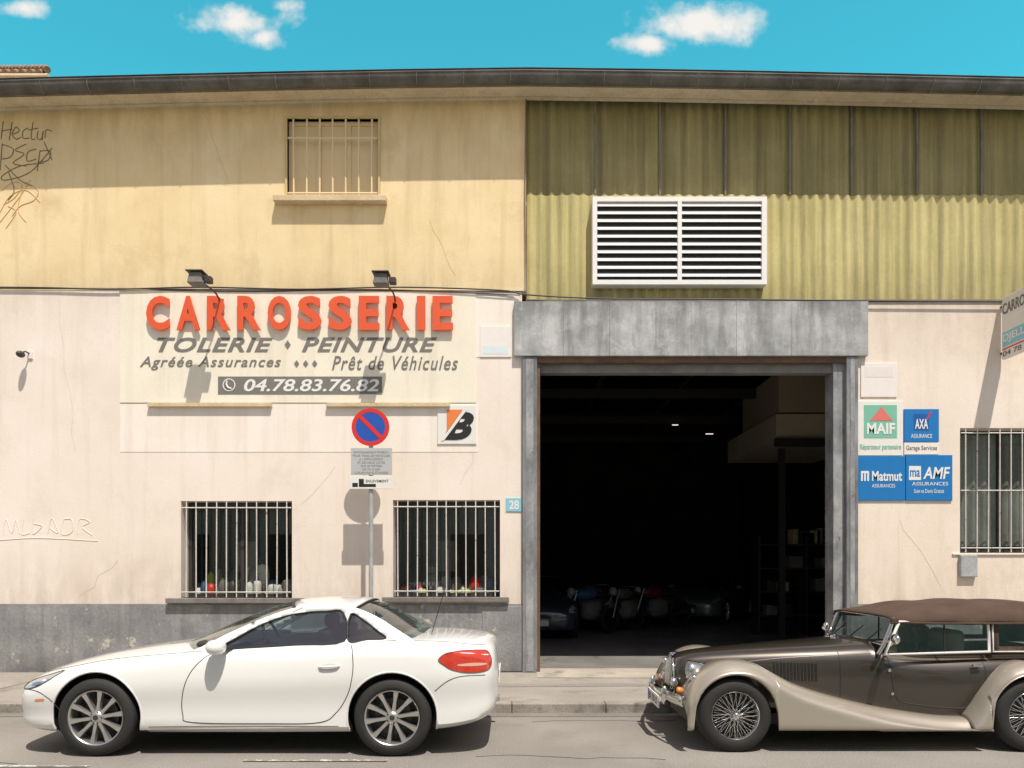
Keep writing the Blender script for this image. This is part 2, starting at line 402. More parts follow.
for i,xx in enumerate((-9,-6.1,-3.0,5.0,8.1)):
    box('joint_%d'%i,xx,xx+.008,KY+.17,-.02,SW+.001,SW+.003,M['dk2'],pv)
mesh('repair_strip',[(-1.2,-1.35,SW+.004),(3.9,-1.15,SW+.004),(3.9,-.95,SW+.004),(-1.2,-1.1,SW+.004)],[(0,1,2,3)],M['road'],pv)
op=group('opposite_pavement'); box('slab',-120,120,-14,-9.4,-.01,SW,M['walk'],op)

# ---------------------------------------------------------------- building
B=group('garage_building')
zsp=fz(290); zb=fz(604); ztop=8.30
uw=(fx(287),fx(378),fz(197),fz(118))
lw1=(fx(181),fx(292),fz(598),fz(501)); lw2=(fx(393),fx(500),fz(597),fz(500)); rw=(fx(960),fx(1062),fz(553),fz(428))
wall('upper_wall',-12,fx(526),zsp,ztop,.025,.35,[uw],M['yel'],B)
wall('lower_wall',-12,fx(522),zb,zsp-.002,0,.35,[lw1,lw2],M['cream'],B)
box('plinth',-12,fx(522),-.018,.35,SW-.05,zb-.002,M['base'],B)
wall('right_wall',fx(857),12,zb,fz(302),0,.35,[rw],M['creamR'],B)
box('plinth_r',fx(857)+.002,12,-.018,.35,SW-.05,zb-.002,M['base'],B)
tube('storey_joint',[(-12,.0,zsp+.01),(-6,-.005,zsp+.02),(-3,.0,zsp),(0.15,-.002,zsp-.02)],.010,M['silld'],B)
fbox('painted_patch',120,478,404,452,-.004,.05,M['panel2'],B)
fbox('painted_patch_b',476,518,296,357,-.005,.05,M['panel2'],B)
random.seed(21)
cr=[]
for (px,py,dx,dy,n) in ((60,300,3,22,7),(480,410,-4,14,6),(300,505,8,-9,5),(900,520,6,14,5),(118,560,-7,6,6),(200,110,5,14,5),(430,220,6,9,6)):
    p=[(fx(px),-.0+(0.024 if py<289 else 0),fz(py))]
    for i in range(n):
        px+=dx+random.uniform(-5,5); py+=dy+random.uniform(-5,5); p.append((fx(px),.024 if py<289 else -.0,fz(py)))
    cr.append(p)
tube('plaster_cracks',cr,.0025,M['sillc'],B,res=1)
LX=[514,563,609,655,690,735,790,866]
for i in range(len(LX)-1):
    d=(-.07,-.066,-.068)[i%3]
    box('lintel_panel_%d'%i,fx(LX[i])+.0010,fx(LX[i+1])-.0010,d,.3,fz(357),fz(303),M['lintel'],B,.002)
box('lintel_core',fx(515),fx(865),-.05,.32,fz(356),fz(304),M['dk2'],B)
for nm,a,b_ in (('l',522.3,537),('r',845,856.7)):
    box('steel_jamb_'+nm,fx(a),fx(b_),-.05,.3,SW,fz(357)-.003,M['steel'],B,.006)
    box('steel_web_'+nm,fx(a)+.05,fx(b_)-.05,-.056,-.051,SW+.02,fz(360),M['steelw'],B)
box('steel_jamb_inner',fx(834),fx(845)-.002,.02,.3,SW,fz(357)-.003,M['steelw'],B)
box('rust_edge',fx(537)+.002,fx(540),.0,.2,SW,fz(363),M['rust'],B)
box('door_header',fx(537),fx(845),-.02,.3,fz(363),fz(357)-.003,M['rust'],B)
box('door_rail',fx(537),fx(845),.05,.2,fz(372),fz(363)-.003,M['silld'],B)
fbox('pier_foot',482,522,606,671.5,-.03,.02,M['base'],B,.01)
def corrugated(name,x0,x1,z0,z1,y,pitch,amp,mat):
    n=int((x1-x0)/pitch*10)
    def fn(a,b): 
        x=x0+(x1-x0)*a; return (x,y+amp*math.sin(2*math.pi*x/pitch),z0+(z1-z0)*b+.006*math.sin(x*9))
    return grid(name,fn,n,1,mat,B,True)
CY=.085
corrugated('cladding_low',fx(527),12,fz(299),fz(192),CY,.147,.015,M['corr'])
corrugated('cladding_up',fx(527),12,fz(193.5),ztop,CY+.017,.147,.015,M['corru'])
box('cladding_backing',fx(526)+.002,12,CY+.05,.35,fz(302)+.002,ztop,M['yel'],B)
for i,p in enumerate((595,660,726,791,853,919,984)):
    box('cladding_seam_%d'%i,fx(p),fx(p)+.022,CY-.02,CY+.01,fz(192),fz(94),M['silld'],B)
box('cladding_flashing',fx(527),12,-.02,CY,fz(302)+.004,fz(300),M['silld'],B)
Vn=group('louvre_vent',(fx(679),-.05,fz(243)))
fr=[(592,765,199.5,204),(592,765,282,286.5),(592,596.5,204,282),(760,765,204,282),(676.5,680.5,204,282)]
boxes('frame',[(fx(a),fx(b_),-.085,CY-.01,fz(d_),fz(c_)) for a,b_,c_,d_ in fr],M['white'],Vn)
box('backing',fx(596.5),fx(760),-.036,-.032,fz(282),fz(204),M['black'],Vn)
for h,(a,b_) in enumerate(((596.8,676.2),(680.8,759.7))):
    v=[];f=[]
    for i in range(10):
        zt=fz(204.5+i*7.75); zl=zt-.082
        n=len(v)
        v+=[(fx(a),-.04,zt),(fx(b_),-.04,zt),(fx(b_),-.082,zl+.03),(fx(a),-.082,zl+.03),(fx(a),-.082,zl+.018),(fx(b_),-.082,zl+.018)]
        f+=[(n,n+1,n+2,n+3),(n+3,n+2,n+5,n+4)]
    mesh('slats_%d'%h,v,f,M['white'],Vn)
# eaves, gutter
def gz(x): 
    t=(x-.2); 
    return 8.07-(.15*(-t/7.2)**1.3 if t<0 else .13*(t/6.8)**1.3)
XS=[-12,-10,-8,-6,-4.5,-3,-1.5,0.2,1.8,3.4,5,6.8,9,12]
GY=-.39
def sweep(name,prof,mat,smooth=True):
    v=[];f=[];n=len(prof)
    for x in XS:
        for (y,z) in prof: v.append((x,y,gz(x)+z))
    for i in range(len(XS)-1):
        for k in range(n-1): f.append((i*n+k,i*n+k+1,(i+1)*n+k+1,(i+1)*n+k))
    return mesh(name,v,f,mat,B,smooth,30)
gp=[(GY+.095*math.cos(t),.01+.105*math.sin(t)) for t in [math.pi*(1+k/12) for k in range(13)]]
sweep('gutter',[(GY-.09,.03),(GY-.10,.035)]+gp+[(GY+.09,.14)],M['gutter'])
sweep('gutter_bead',[(GY-.092+.014*math.cos(t),.025+.014*math.sin(t)) for t in [2*math.pi*k/8 for k in range(9)]],M['gutter'])
sweep('eave_edge',[(GY-.02,.115),(GY-.04,.10),(GY-.02,.085),(-.2,.09),(-.2,.125),(GY-.02,.115)],M['gutter'])
sweep('soffit',[(.03,-.06),(-.04,-.06),(-.04,-.045),(-.25,-.045),(-.25,.07),(.3,.12)],M['soffit'],False)
br=[]
x=-11.8
while x<12:
    br.append([( x,GY+.100*math.cos(t),gz(x)+.01+.110*math.sin(t)) for t in [math.pi*(1+k/8) for k in range(9)]]); x+=.62
tube('gutter_brackets',br,.006,M['silld'],B)
def rooffn(a,b):
    x=-12+24*a; y=-.36+8.3*b
    return (x,y,gz(x)+.085+.012*math.sin(2*math.pi*x/.19)+ .22*(y+.36))
grid('roof_tiles',rooffn,1000,4,M['tile'],B,True,.02)
mesh('roof_back',[(-12,7.94,9.9),(12,7.94,9.9),(12,16.3,8),(-12,16.3,8)],[(0,1,2,3)],M['tile'],B)
box('side_wall_l',-12.2,-12.002,0,16.2,0,8,M['yel'],B); box('side_wall_r',12.002,12.2,0,16.2,0,8,M['yel'],B)
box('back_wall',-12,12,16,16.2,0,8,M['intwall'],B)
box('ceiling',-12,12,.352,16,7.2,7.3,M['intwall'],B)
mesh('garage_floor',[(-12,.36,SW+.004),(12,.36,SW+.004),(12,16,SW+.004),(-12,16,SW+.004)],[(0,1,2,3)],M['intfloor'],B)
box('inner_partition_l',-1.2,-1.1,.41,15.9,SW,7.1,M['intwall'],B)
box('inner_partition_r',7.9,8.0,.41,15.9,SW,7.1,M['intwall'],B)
boxes('roof_beams',[(-1,7.3,y,y+.12,5.2,5.4) for y in (3,6,9,12)]+[(x,x+.1,1,15.5,5.42,5.5) for x in (0,1.8,3.6,5.4)],M['dk2'],B)
dM=15.2
box('mezzanine_wall',fx(776,dM),7.3,4.6,8,fz(440,dM),fz(414,dM),M['intbeige'],B)
box('mezzanine_rail',fx(779,dM),7.3,4.62,7,fz(412,dM),fz(371,dM),M['mid'],B)
box('mezzanine_beam',fx(774,dM),7.3,4.5,4.59,fz(447,dM),fz(439,dM),M['dk2'],B)
boxes('mezzanine_posts',[(5.3,5.42,4.62,4.74,SW,3.9)],M['dk2'],B)
boxes('ceiling_tubes',[(4.05,4.2,8.8,8.83,5.12,5.14),(5.2,5.4,10.0,10.03,5.1,5.12)],M['lamp'],B)
def barred(name,h,nb,hz,mat,parent,y=.02,r=.009):
    x0,x1,z0,z1=h; st=[]
    for i in range(nb):
        x=x0+(x1-x0)*(i+.5)/nb; st.append([(x,y,z0+.01),(x+random.uniform(-.006,.006),y,z1-.01)])
    for q in hz: st.append([(x0+.01,y-.004,z0+(z1-z0)*q),(x1-.01,y-.004,z0+(z1-z0)*q)])
    tube(name,st,r,mat,parent)
def winframe(nm,h,mat,parent,y=.2,t=.045,mull=2,gls=True):
    x0,x1,z0,z1=h; L=[(x0,x1,y,y+.05,z0,z0+t),(x0,x1,y,y+.05,z1-t,z1),(x0,x0+t,y,y+.05,z0+t,z1-t),(x1-t,x1,y,y+.05,z0+t,z1-t)]
    for i in range(1,mull):
        xm=x0+(x1-x0)*i/mull; L.append((xm-t/2,xm+t/2,y,y+.05,z0+t,z1-t))
    boxes(nm,L,mat,parent)
    if gls: mesh(nm+'_glass',[(x0+t,y+.025,z0+t),(x1-t,y+.025,z0+t),(x1-t,y+.025,z1-t),(x0+t,y+.025,z1-t)],[(0,1,2,3)],M['winglass'],parent)
winframe('upper_window_frame',uw,M['tanbar'],B,.09,.05,3,False)
box('upper_window_shutter',uw[0],uw[1],.12,.2,uw[2],uw[3],M['tanbar'],B)
barred('upper_window_bars',uw,7,(.05,.75),M['tanbar'],B,.01,.013)
boxes('upper_window_surround',[(uw[0]-.03,uw[0],.0,.1,uw[2],uw[3]+.03),(uw[1],uw[1]+.03,.0,.1,uw[2],uw[3]+.03),(uw[0],uw[1],.0,.1,uw[3],uw[3]+.03)],M['shutter'],B)
box('upper_window_sill',fx(275),fx(387),-.10,.1,fz(204),fz(198),M['sillc'],B,.008)
for nm,h,mu,nb in (('left_window',lw1,2,11),('middle_window',lw2,2,11),('right_window',rw,2,9)):
    winframe(nm+'_frame',h,M['dk2'],B,.24,.05,mu)
    barred(nm+'_bars',h,nb,(.06,.93) if nm!='right_window' else (.04,.5,.96),M['wbar'],B,.0,.0085)
box('left_window_sill',fx(168),fx(301),-.09,.24,lw1[2]-.07,lw1[2],M['silld'],B,.008)
box('middle_window_sill',fx(383),fx(509),-.09,.24,lw2[2]-.07,lw2[2],M['silld'],B,.008)
box('right_window_sill',fx(952),fx(1070),-.02,.24,rw[2]-.03,rw[2],M['creamR'],B,.008)
fbox('vent_block',961,978,555,577,-.06,.0,M['galv'],B,.01)
def curt(a,b):
    x=rw[0]+.08+(rw[1]-rw[0]-.2)*a; return (x,.33+.02*math.sin(x*40),rw[2]+.1+(rw[3]-rw[2]-.1)*b)
grid('right_window_blind',curt,80,1,M['blind'],B)
cl=group('workshop_clutter')
random.seed(9)
cols=[M['paper'],M['hi'],M['silld'],M['dk2'],M['greysign'],M['mid'],M['silld'],M['signred'],M['navy'],M['paper']]
i=0
for h in (lw1,lw2):
    box('bench_%d'%i,h[0]-.2,h[1]+.2,.36,.85,h[2]-.15,h[2]-.03,M['dk2'],cl)
    for row,(ya,yb,sc_) in enumerate(((.40,.48,.85),(.55,.72,1.6))):
        x=h[0]+.08; k_=0
        while x<h[1]-.08:
            w=random.uniform(.03,.10); hh=random.uniform(.04,.17)*(1.1 if i==0 else .7)*sc_
            ellipsoid('bundle_%d_%d_%d'%(i,row,k_),(x,random.uniform(ya,yb),h[2]+hh*.6),(w,.07,hh),random.choice(cols),cl,10,random.choice((.5,.8,1))); x+=w*1.35; k_+=1
    box('poster_%d'%i,h[0]+.5,h[0]+.8,.70,.71,h[2]+.35,h[2]+.8,M['silld'],cl)
    box('partition_%d'%i,h[0]-.5,h[1]+.5,1.6,1.65,SW,4,M['intwall'],cl)
    i+=1
fbox('ledge_a',147,271,403,406.5,-.06,.0,M['sillc'],B,.004); fbox('ledge_b',326,450,403,406.5,-.06,.0,M['sillc'],B,.004)

cb=group('facade_cables')
tube('cable_a',[(-12,-.03,zsp+.03),(fx(0),-.03,fz(288)),(fx(110),-.03,fz(290)),(fx(200),-.03,fz(288)),(fx(300),-.03,fz(290)),(fx(400),-.03,fz(288)),(fx(500),-.03,fz(291)),(fx(527),-.05,fz(296)),(fx(600),-.06,fz(300)),(fx(700),-.06,fz(300.5)),(fx(860),-.05,fz(302)),(fx(1024),-.05,fz(303)),(12,-.05,fz(303))],.010,M['dk2'],cb,smoothc=True)
tube('cable_b',[(fx(120),-.02,fz(289)),(fx(250),-.02,fz(292)),(fx(380),-.02,fz(290)),(fx(520),-.03,fz(296))],.006,M['dark'],cb,smoothc=True)
tube('cable_c',[(fx(526),.0,fz(97)),(fx(525),.0,fz(200)),(fx(526.5),-.02,fz(296))],.008,M['silld'],cb,smoothc=True)

def flood(x,zt):
    g=group('flood_lamp',(x,0,zt))
    tube('arm',[(x+.10,0,zt-.05),(x+.10,-.25,zt+.03),(x,-.55,zt+.07)],.012,M['dk2'],g,smoothc=True)
    box('wall_plate',x+.06,x+.14,-.02,0,zt-.11,zt+.01,M['dk2'],g,.004)
    v=[(x-.1,-.66,zt-.0),(x+.1,-.66,zt-.0),(x+.1,-.50,zt+.0),(x-.1,-.50,zt+.0),(x-.075,-.64,zt+.15),(x+.075,-.64,zt+.15),(x+.075,-.54,zt+.15),(x-.075,-.54,zt+.15)]
    o=mesh('head',v,[(0,1,2,3),(4,7,6,5),(0,4,5,1),(1,5,6,2),(2,6,7,3),(3,7,4,0)],M['silld'],g)
    b=o.modifiers.new('b','BEVEL'); b.width=.01
    box('visor',x-.11,x+.11,-.68,-.48,zt+.148,zt+.163,M['dk2'],g,.003)
    box('ballast',x+.1,x+.19,-.60,-.50,zt+.03,zt+.11,M['dk2'],g,.008)
    boxes('fins',[(x-.07+i*.035,x-.062+i*.035,-.53,-.49,zt+.02,zt+.14) for i in range(5)],M['dk2'],g)
flood(fx(196,10.0),fz(284,10.0)); flood(fx(381,10.0),fz(285,10.0))
g=group('wall_spotlight',(fx(27),0,fz(357)))
ellipsoid('head',(fx(27),-.14,fz(357)),(.05,.07,.045),M['dk2'],g); tube('arm',[(fx(30),0,fz(354)),(fx(29),-.08,fz(353)),(fx(27),-.12,fz(355))],.01,M['dk2'],g); box('base',fx(28),fx(33),-.02,0,fz(359),fz(351),M['white'],g,.004)

# ---------------------------------------------------------------- signs
g=group('bodyshop_sign',(fx(298),-.01,fz(346)))
fbox('panel',120,476,291.5,402.5,-.012,.0,M['panel'],g)
px=147
for i,ch in enumerate('CARROSSERIE'):
    w=8.5 if ch=='I' else (20.5 if ch in 'E' else 23.2)
    ftext('letter_%d'%i,ch,px,px+w,296.5,330.5,M['red'],g,-.045,.028,bold=.035 if ch!='I' else .0)
    px+=w+7.1
yy=-.014
ftext('word_a','TOLERIE',157,273,337.5,352,M['txt'],g,yy,bold=.022,shear=.3,spacing=1.1)
ftext('word_b','PEINTURE',302,437,337.5,352,M['txt'],g,yy,bold=.022,shear=.3,spacing=1.1)
ftext('word_c','Agréée Assurances',140,281,356.5,370,M['txt'],g,yy,bold=.008,shear=.3,spacing=1.15)
ftext('word_d','Prêt de Véhicules',332,458,356,370,M['txt'],g,yy,bold=.008,shear=.3,spacing=1.15)
def diamond(nm,cx,cy,rx,ry):
    mesh(nm,[(fx(cx-rx),yy-.004,fz(cy)),(fx(cx),yy-.004,fz(cy+ry)),(fx(cx+rx),yy-.004,fz(cy)),(fx(cx),yy-.004,fz(cy-ry))],[(0,1,2,3)],M['txt'],g)
diamond('diamond_a',288,345,3,4.5)
for i,c in enumerate((297,306,315)): diamond('diamond_%d'%i,c,364,2.6,3.6)
fbox('phone_band',218,382,376.5,394,-.018,-.012,M['txt'],g)
ftext('phone_number','04.78.83.76.82',244,379,379,391.5,M['white'],g,-.0185,.003,bold=.018,shear=.2)
lathe('phone_icon',[(.075,0),(.088,0),(.088,.003),(.075,.003)],(fx(229.5),-.0185,fz(385.2)),(0,-1,0),M['white'],g,24,closed=True)
tube('handset',[(fx(227.5),-.02,fz(381)),(fx(227),-.02,fz(385)),(fx(229),-.02,fz(388)),(fx(232),-.02,fz(389))],.012,M['white'],g,smoothc=True)

ps=group('no_parking_sign',(fx(370.5,10.2),-.4,SW)); d=10.2; PX=fx(371,d)
tube('pole',[(PX,-.4,SW),(PX,-.4,fz(409,d))],.03,M['galv'],ps)
ellipsoid('pole_cap',(PX,-.4,fz(409,d)),(.03,.03,.012),M['dark'],ps,12)
C=(PX,-.44,fz(427.5,d))
lathe('disc_back',[(.001,-.012),(.25,-.012),(.25,0),(.001,0)],C,(0,-1,0),M['galv'],ps,48)
lathe('disc_blue',[(.001,.002),(.245,.002)],C,(0,-1,0),M['signblue'],ps,48)
lathe('disc_ring',[(.196,.004),(.248,.004)],C,(0,-1,0),M['signred'],ps,48)
a=math.radians(45); L_=.2; w_=.026
e=Vector((math.cos(a),0,-math.sin(a))); nn=Vector((math.sin(a),0,math.cos(a))); cc=Vector(C)+Vector((0,-.006,0))
mesh('disc_bar',[cc-e*L_-nn*w_,cc+e*L_-nn*w_,cc+e*L_+nn*w_,cc-e*L_+nn*w_],[(0,1,2,3)],M['signred'],ps)
d2=10.16
def pbox(nm,x0,x1,y0,y1,ya,yb,m): box(nm,fx(x0,d2),fx(x1,d2),ya,yb,fz(y1,d2),fz(y0,d2),m,ps,.003)
pbox('text_plate',351,392,448,475,-.45,-.435,M['greysign']); pbox('tow_plate',349.5,393,476,489,-.45,-.435,M['paper'])
pbox('plate_clamp',366,376,455,470,-.434,-.42,M['galv'])
for i,s_ in enumerate(['STATIONNEMENT INTERDIT','POUR TOUS LES VEHICULES','A L EMPLACEMENT','ET DES DEUX COTES','SUR 30 METRES','DE 7H A 20H','LIVRAISONS AUTORISEES']):
    w=len(s_)*.8; cx=371.5
    text('line_%d'%i,s_,(fx(cx-w,d2),-.4505,fz(453.5+i*3.4,d2)),fx(cx+w,d2)-fx(cx-w,d2),.028,M['txt'],ps,.001)
pbox('tow_symbol',352.5,358,483,487,-.452,-.4505,M['black']); pbox('tow_symbol_b',359,364,479,487,-.452,-.4505,M['black']); pbox('tow_symbol_c',364,376,484,487,-.452,-.4505,M['black'])
text('tow_text','ENLEVEMENT',(fx(366,d2),-.4505,fz(482.5,d2)),.3,.035,M['black'],ps,.001,bold=.01)

g=group('tyre_sign',(fx(457),-.01,fz(424)))
fbox('plate',437.5,476.5,405,444,-.02,0,M['paper'],g,.003)
ftext('letter','B',443,474,412,440,M['black'],g,-.0215,.003,bold=.05,shear=.35)
mesh('wedge',[(fx(447),-.026,fz(410)),(fx(447),-.026,fz(432)),(fx(463),-.026,fz(410))],[(0,1,2)],M['orange'],g)
mesh('wedge_edge',[(fx(441),-.027,fz(441)),(fx(444),-.027,fz(441)),(fx(468),-.027,fz(409)),(fx(464),-.027,fz(409))],[(0,1,2,3)],M['paper'],g)
g=group('house_number_plate',(fx(514),0,fz(505))); fbox('plate',506,522,498,511.5,-.012,0,M['fadedb'],g,.002); ftext('digits','28',509,519,500.5,509.5,M['white'],g,-.0125,.002,bold=.02)
g=group('faded_notice_board',(fx(495),0,fz(341))); fbox('board',480,511,326,357,-.014,-.005,M['faded'],g,.003); fbox('print',483,508,346,354,-.016,-.0142,simple('faded_print',(.66,.76,.77),.6),g)
g=group('blank_notice_board',(fx(879),0,fz(380))); fbox('board',861,897,363,397,-.014,0,M['faded'],g,.003); fbox('print',865,893,367,377,-.016,-.0142,simple('faded_print2',(.78,.71,.66),.6),g)
g=group('insurance_sign_green',(fx(880),0,fz(428)))
fbox('board',858,903,401,455.5,-.02,0,M['paper'],g,.003); fbox('field',864,897,405,438,-.023,-.0202,M['green'],g)
mesh('triangle',[(fx(869),-.026,fz(421)),(fx(880.5),-.026,fz(407)),(fx(892),-.026,fz(421))],[(0,1,2)],M['pink'],g)
ftext('name','MAIF',867,895,423,434,M['white'],g,-.0235,.003,bold=.03); ftext('strap','Réparateur partenaire',860,901,444,451,M['green'],g,-.0205,.003,bold=.01)
g=group('insurance_sign_blue',(fx(921),0,fz(428)))
fbox('board',904.3,939,409,442,-.02,0,M['axablue'],g,.003); fbox('field',914,929,414,430,-.023,-.0202,M['axablue2'],g); ftext('name','AXA',915,928,419,429,M['white'],g,-.0235,.003,bold=.02)
mesh('slash',[(fx(925),-.024,fz(420)),(fx(926.5),-.024,fz(420)),(fx(931),-.024,fz(412)),(fx(929),-.024,fz(412))],[(0,1,2,3)],M['signred'],g)
ftext('strap','ASSURANCE',911,932,434,438,M['white'],g,-.0205,.002)
g=group('garage_service_sign',(fx(921),0,fz(448))); fbox('board',904.3,939,442.6,454.5,-.018,0,M['faded'],g,.002); ftext('name','Garage Services',906,937,445.5,451.5,M['txt'],g,-.0185,.002,bold=.01)
g=group('insurance_sign_wide',(fx(881),0,fz(478)))
fbox('board',858,905.3,456,500.5,-.02,0,M['axablue'],g,.003); ftext('name','Matmut',872,902,471,481,M['white'],g,-.0205,.003,bold=.02); ftext('strap','ASSURANCES',872,895,484,487.5,M['white'],g,-.0205,.002)
fbox('logo',861,869,471,481,-.022,-.0202,M['white'],g); fbox('logo_in',863,864.2,473,481,-.024,-.0222,M['axablue'],g); fbox('logo_in2',866,867.2,473,481,-.024,-.0222,M['axablue'],g)
g=group('insurance_sign_square',(fx(929),0,fz(478)))
fbox('board',906,952.5,455,500.5,-.022,0,M['axablue'],g,.003); ftext('name','AMF',923,950,467,479,M['white'],g,-.0225,.003,bold=.02,shear=.2); ftext('strap','ASSURANCES',912,948,482,485.5,M['white'],g,-.0225,.002); ftext('strap_b','Suivi et Devis Gratuit',914,944,489,493,M['white'],g,-.0225,.002)
fbox('logo',909,921,466,480,-.024,-.0222,M['white'],g); 
ftext('logo_letters','ma',910,920,470,477,M['axablue'],g,-.0242,.001,bold=.02)
g=group('projecting_sign',(6.72,-.45,4.8)); 
SX=6.72; zt=fz(300); zl=fz(361)
box('panel',SX,SX+.06,-.95,-.06,zl,zt,M['paper'],g,.01)
box('band',SX-.003,SX-.0005,-.93,-.08,zl+.16,zl+.36,M['fadedb'],g); box('band_b',SX-.003,SX-.0005,-.93,-.08,zl+.12,zl+.14,M['signred'],g)
text('t1','CARROSSERIE',(SX-.001,-.08,zt-.24),.84,.15,M['txt'],g,.003,right=(0,-1,0),bold=.02)
text('t2','DJELLOUL',(SX-.0032,-.10,zl+.20),.80,.13,M['white'],g,.003,right=(0,-1,0),bold=.02)
text('t3','04 78 83 76',(SX-.001,-.09,zl+.03),.82,.07,M['txt'],g,.003,right=(0,-1,0),bold=.01)
tube('bracket',[[(SX+.03,0,zt-.1),(SX+.03,-.07,zt-.1)],[(SX+.03,0,zl+.1),(SX+.03,-.07,zl+.1)]],.015,M['dk2'],g)

g=group('graffiti')
def st(L,y=.02): return [[(fx(a,10.62),y,fz(b_,10.62)) for a,b_ in s_] for s_ in L]
G1=[[(3,121),(1,139)],[(12,122),(9,140)],[(1,131),(12,129)],[(13,134),(19,131),(16,127),(12,134),(16,139),(21,137)],[(28,128),(23,131),(23,138),(29,138)],[(33,122),(31,138),(35,139)],[(28,130),(38,128)],[(38,131),(37,138),(41,139),(43,131),(42,140)],[(45,138),(46,130),(52,131)],
[(2,144),(0,170)],[(2,144),(13,149),(10,157),(1,159)],[(26,144),(15,150),(24,154),(13,163),(26,166)],[(36,149),(28,152),(27,161),(36,159)],[(40,150),(37,171)],[(40,151),(50,151),(48,160),(38,162)],[(52,148),(30,172),(6,180),(2,176),(20,166),(44,163)],[(5,165),(20,180),(32,186)],[(44,142),(52,160)],[(8,171),(14,190),(8,200)]]
G2=[[(2,190),(14,182),(22,186),(14,198),(4,204)],[(25,182),(38,190),(34,200),(20,206),(12,216)],[(8,206),(16,212),(6,228)],[(22,190),(18,210),(26,222)],[(0,212),(10,196),(26,190),(40,202)],[(30,180),(20,196),(0,222)]]
tube('tag_black',st(G1,.0235),.0065,M['graf'],g,smoothc=True,res=1); tube('tag_orange',st(G2,.0235),.006,M['graf2'],g,smoothc=True,res=1)
G3=[[(4,535),(6,519),(12,533),(16,520),(20,534)],[(24,520),(22,534),(30,533)],[(34,518),(33,534),(42,526),(34,524)],[(48,533),(52,518),(58,533),(50,528)],[(64,519),(62,534),(72,532),(72,520),(64,519)],[(78,534),(80,519),(90,522),(82,527),(92,535)],[(0,540),(40,538),(98,541)]]
tube('tag_faint',[[(fx(a),-.0008,fz(b_)) for a,b_ in s_] for s_ in G3],.006,M['ghost'],g,smoothc=True,res=1)

# ---------------------------------------------------------------- neighbours
nb=group('neighbour_building')
bx=-16.7
box('walls',-34,bx-.7,17.6,28,0,18.9,M['yel'],nb)
mesh('hip_roof',[(-35,17,19.25),(bx,17,19.25),(bx,28.6,19.25),(-35,28.6,19.25),(-30,22.8,23),(bx-6,22.8,23)],[(0,1,5,4),(1,2,5),(2,3,4,5),(3,0,4),(0,3,2,1)],M['tile'],nb)
tube('tile_ends',[[(-35+i*.3,16.98,19.27),(-35+i*.3,17.2,19.42)] for i in range(61)]+[[(bx-6*t-.0,17+5.8*t,19.3+3.75*t+.1),(bx-6*(t+.03),17+5.8*(t+.03),19.3+3.75*(t+.03)+.16)] for t in [k/16 for k in range(16)]],.12,M['tile'],nb)
tube('eave_gutter',[(-35,16.9,19.1),(bx+.1,16.9,19.1)],.09,M['sillc'],nb)
ob=group('opposite_building')  # out of view; added for reflections in paint and glass, and bounce light
box('walls',-40,40,-22,-14,0,6.5,M['creamR'],ob)
boxes('windows',[(x,x+1.1,-13.998,-13.97,z,z+1.6) for x in range(-38,38,3) for z in (1.0,4.0)],M['dk2'],ob)
boxes('cornice',[(-40,40,-14,-13.8,6.3,6.6)],M['lintel'],ob)

# ---------------------------------------------------------------- wheels
def alloy_wheel(parent,x,yo,z,s,R=.32,tag=''):
    c=(x,yo*1.0,z); ax=(0,s,0)
    lathe('tyre'+tag,[(R*.70,-.012),(R*.73,0),(R*.80,.002),(R*.92,-.004),(R*.975,-.022),(R,-.05),(R,-.17),(R*.97,-.2),(R*.9,-.215),(R*.7,-.21)],c,ax,M['tyre'],parent,64,60)
    lathe('rim'+tag,[(R*.715,-.010),(R*.705,-.006),(R*.68,-.010),(R*.665,-.03),(R*.65,-.06),(R*.64,-.19)],c,ax,M['alloy'],parent,64,50)
    lathe('rim_back'+tag,[(.001,-.12),(R*.66,-.12)],c,ax,M['black'],parent,32)
    lathe('brake_disc'+tag,[(.03,-.09),(R*.48,-.09),(R*.48,-.1)],c,ax,M['dk2'],parent,40)
    v=[];f=[]
    for k in range(10):
        t=2*math.pi*k/10+.16
        e=Vector((math.cos(t),0,math.sin(t))); n=Vector((-math.sin(t),0,math.cos(t))); o=Vector(c); A=Vector(ax)
        m=len(v)
        for (r,w,h) in ((.035,.014,-.025),(R*.42,.012,-.022),(R*.69,.021,-.012)):
            for sg in (-1,1):
                v.append(o+e*r+n*w*sg+A*h); v.append(o+e*r+n*(w+.004)*sg+A*(h-.035))
        for q in range(2):
            a0=m+q*4; a1=a0+4
            f+=[(a0,a0+2,a1+2,a1),(a0,a1,a1+1,a0+1),(a0+2,a0+3,a1+3,a1+2)]
    mesh('spokes'+tag,v,f,M['alloy'],parent)
    lathe('hub'+tag,[(.001,-.008),(.028,-.009),(.036,-.014),(.05,-.022),(.06,-.045)],c,ax,M['alloy'],parent,32,60)
    lathe('hub_badge'+tag,[(.001,-.006),(.022,-.007)],c,ax,M['dk2'],parent,24)
    v=[];f=[]
    for k in range(5):
        t=2*math.pi*k/5; cx=x+.045*math.cos(t); cz=z+.045*math.sin(t)
        m=len(v)
        for q in range(8): v.append((cx+.007*math.cos(q*math.pi/4),yo-s*.016,cz+.007*math.sin(q*math.pi/4)))
        f.append(tuple(range(m,m+8)))
    mesh('bolts'+tag,v,f,M['black'],parent)
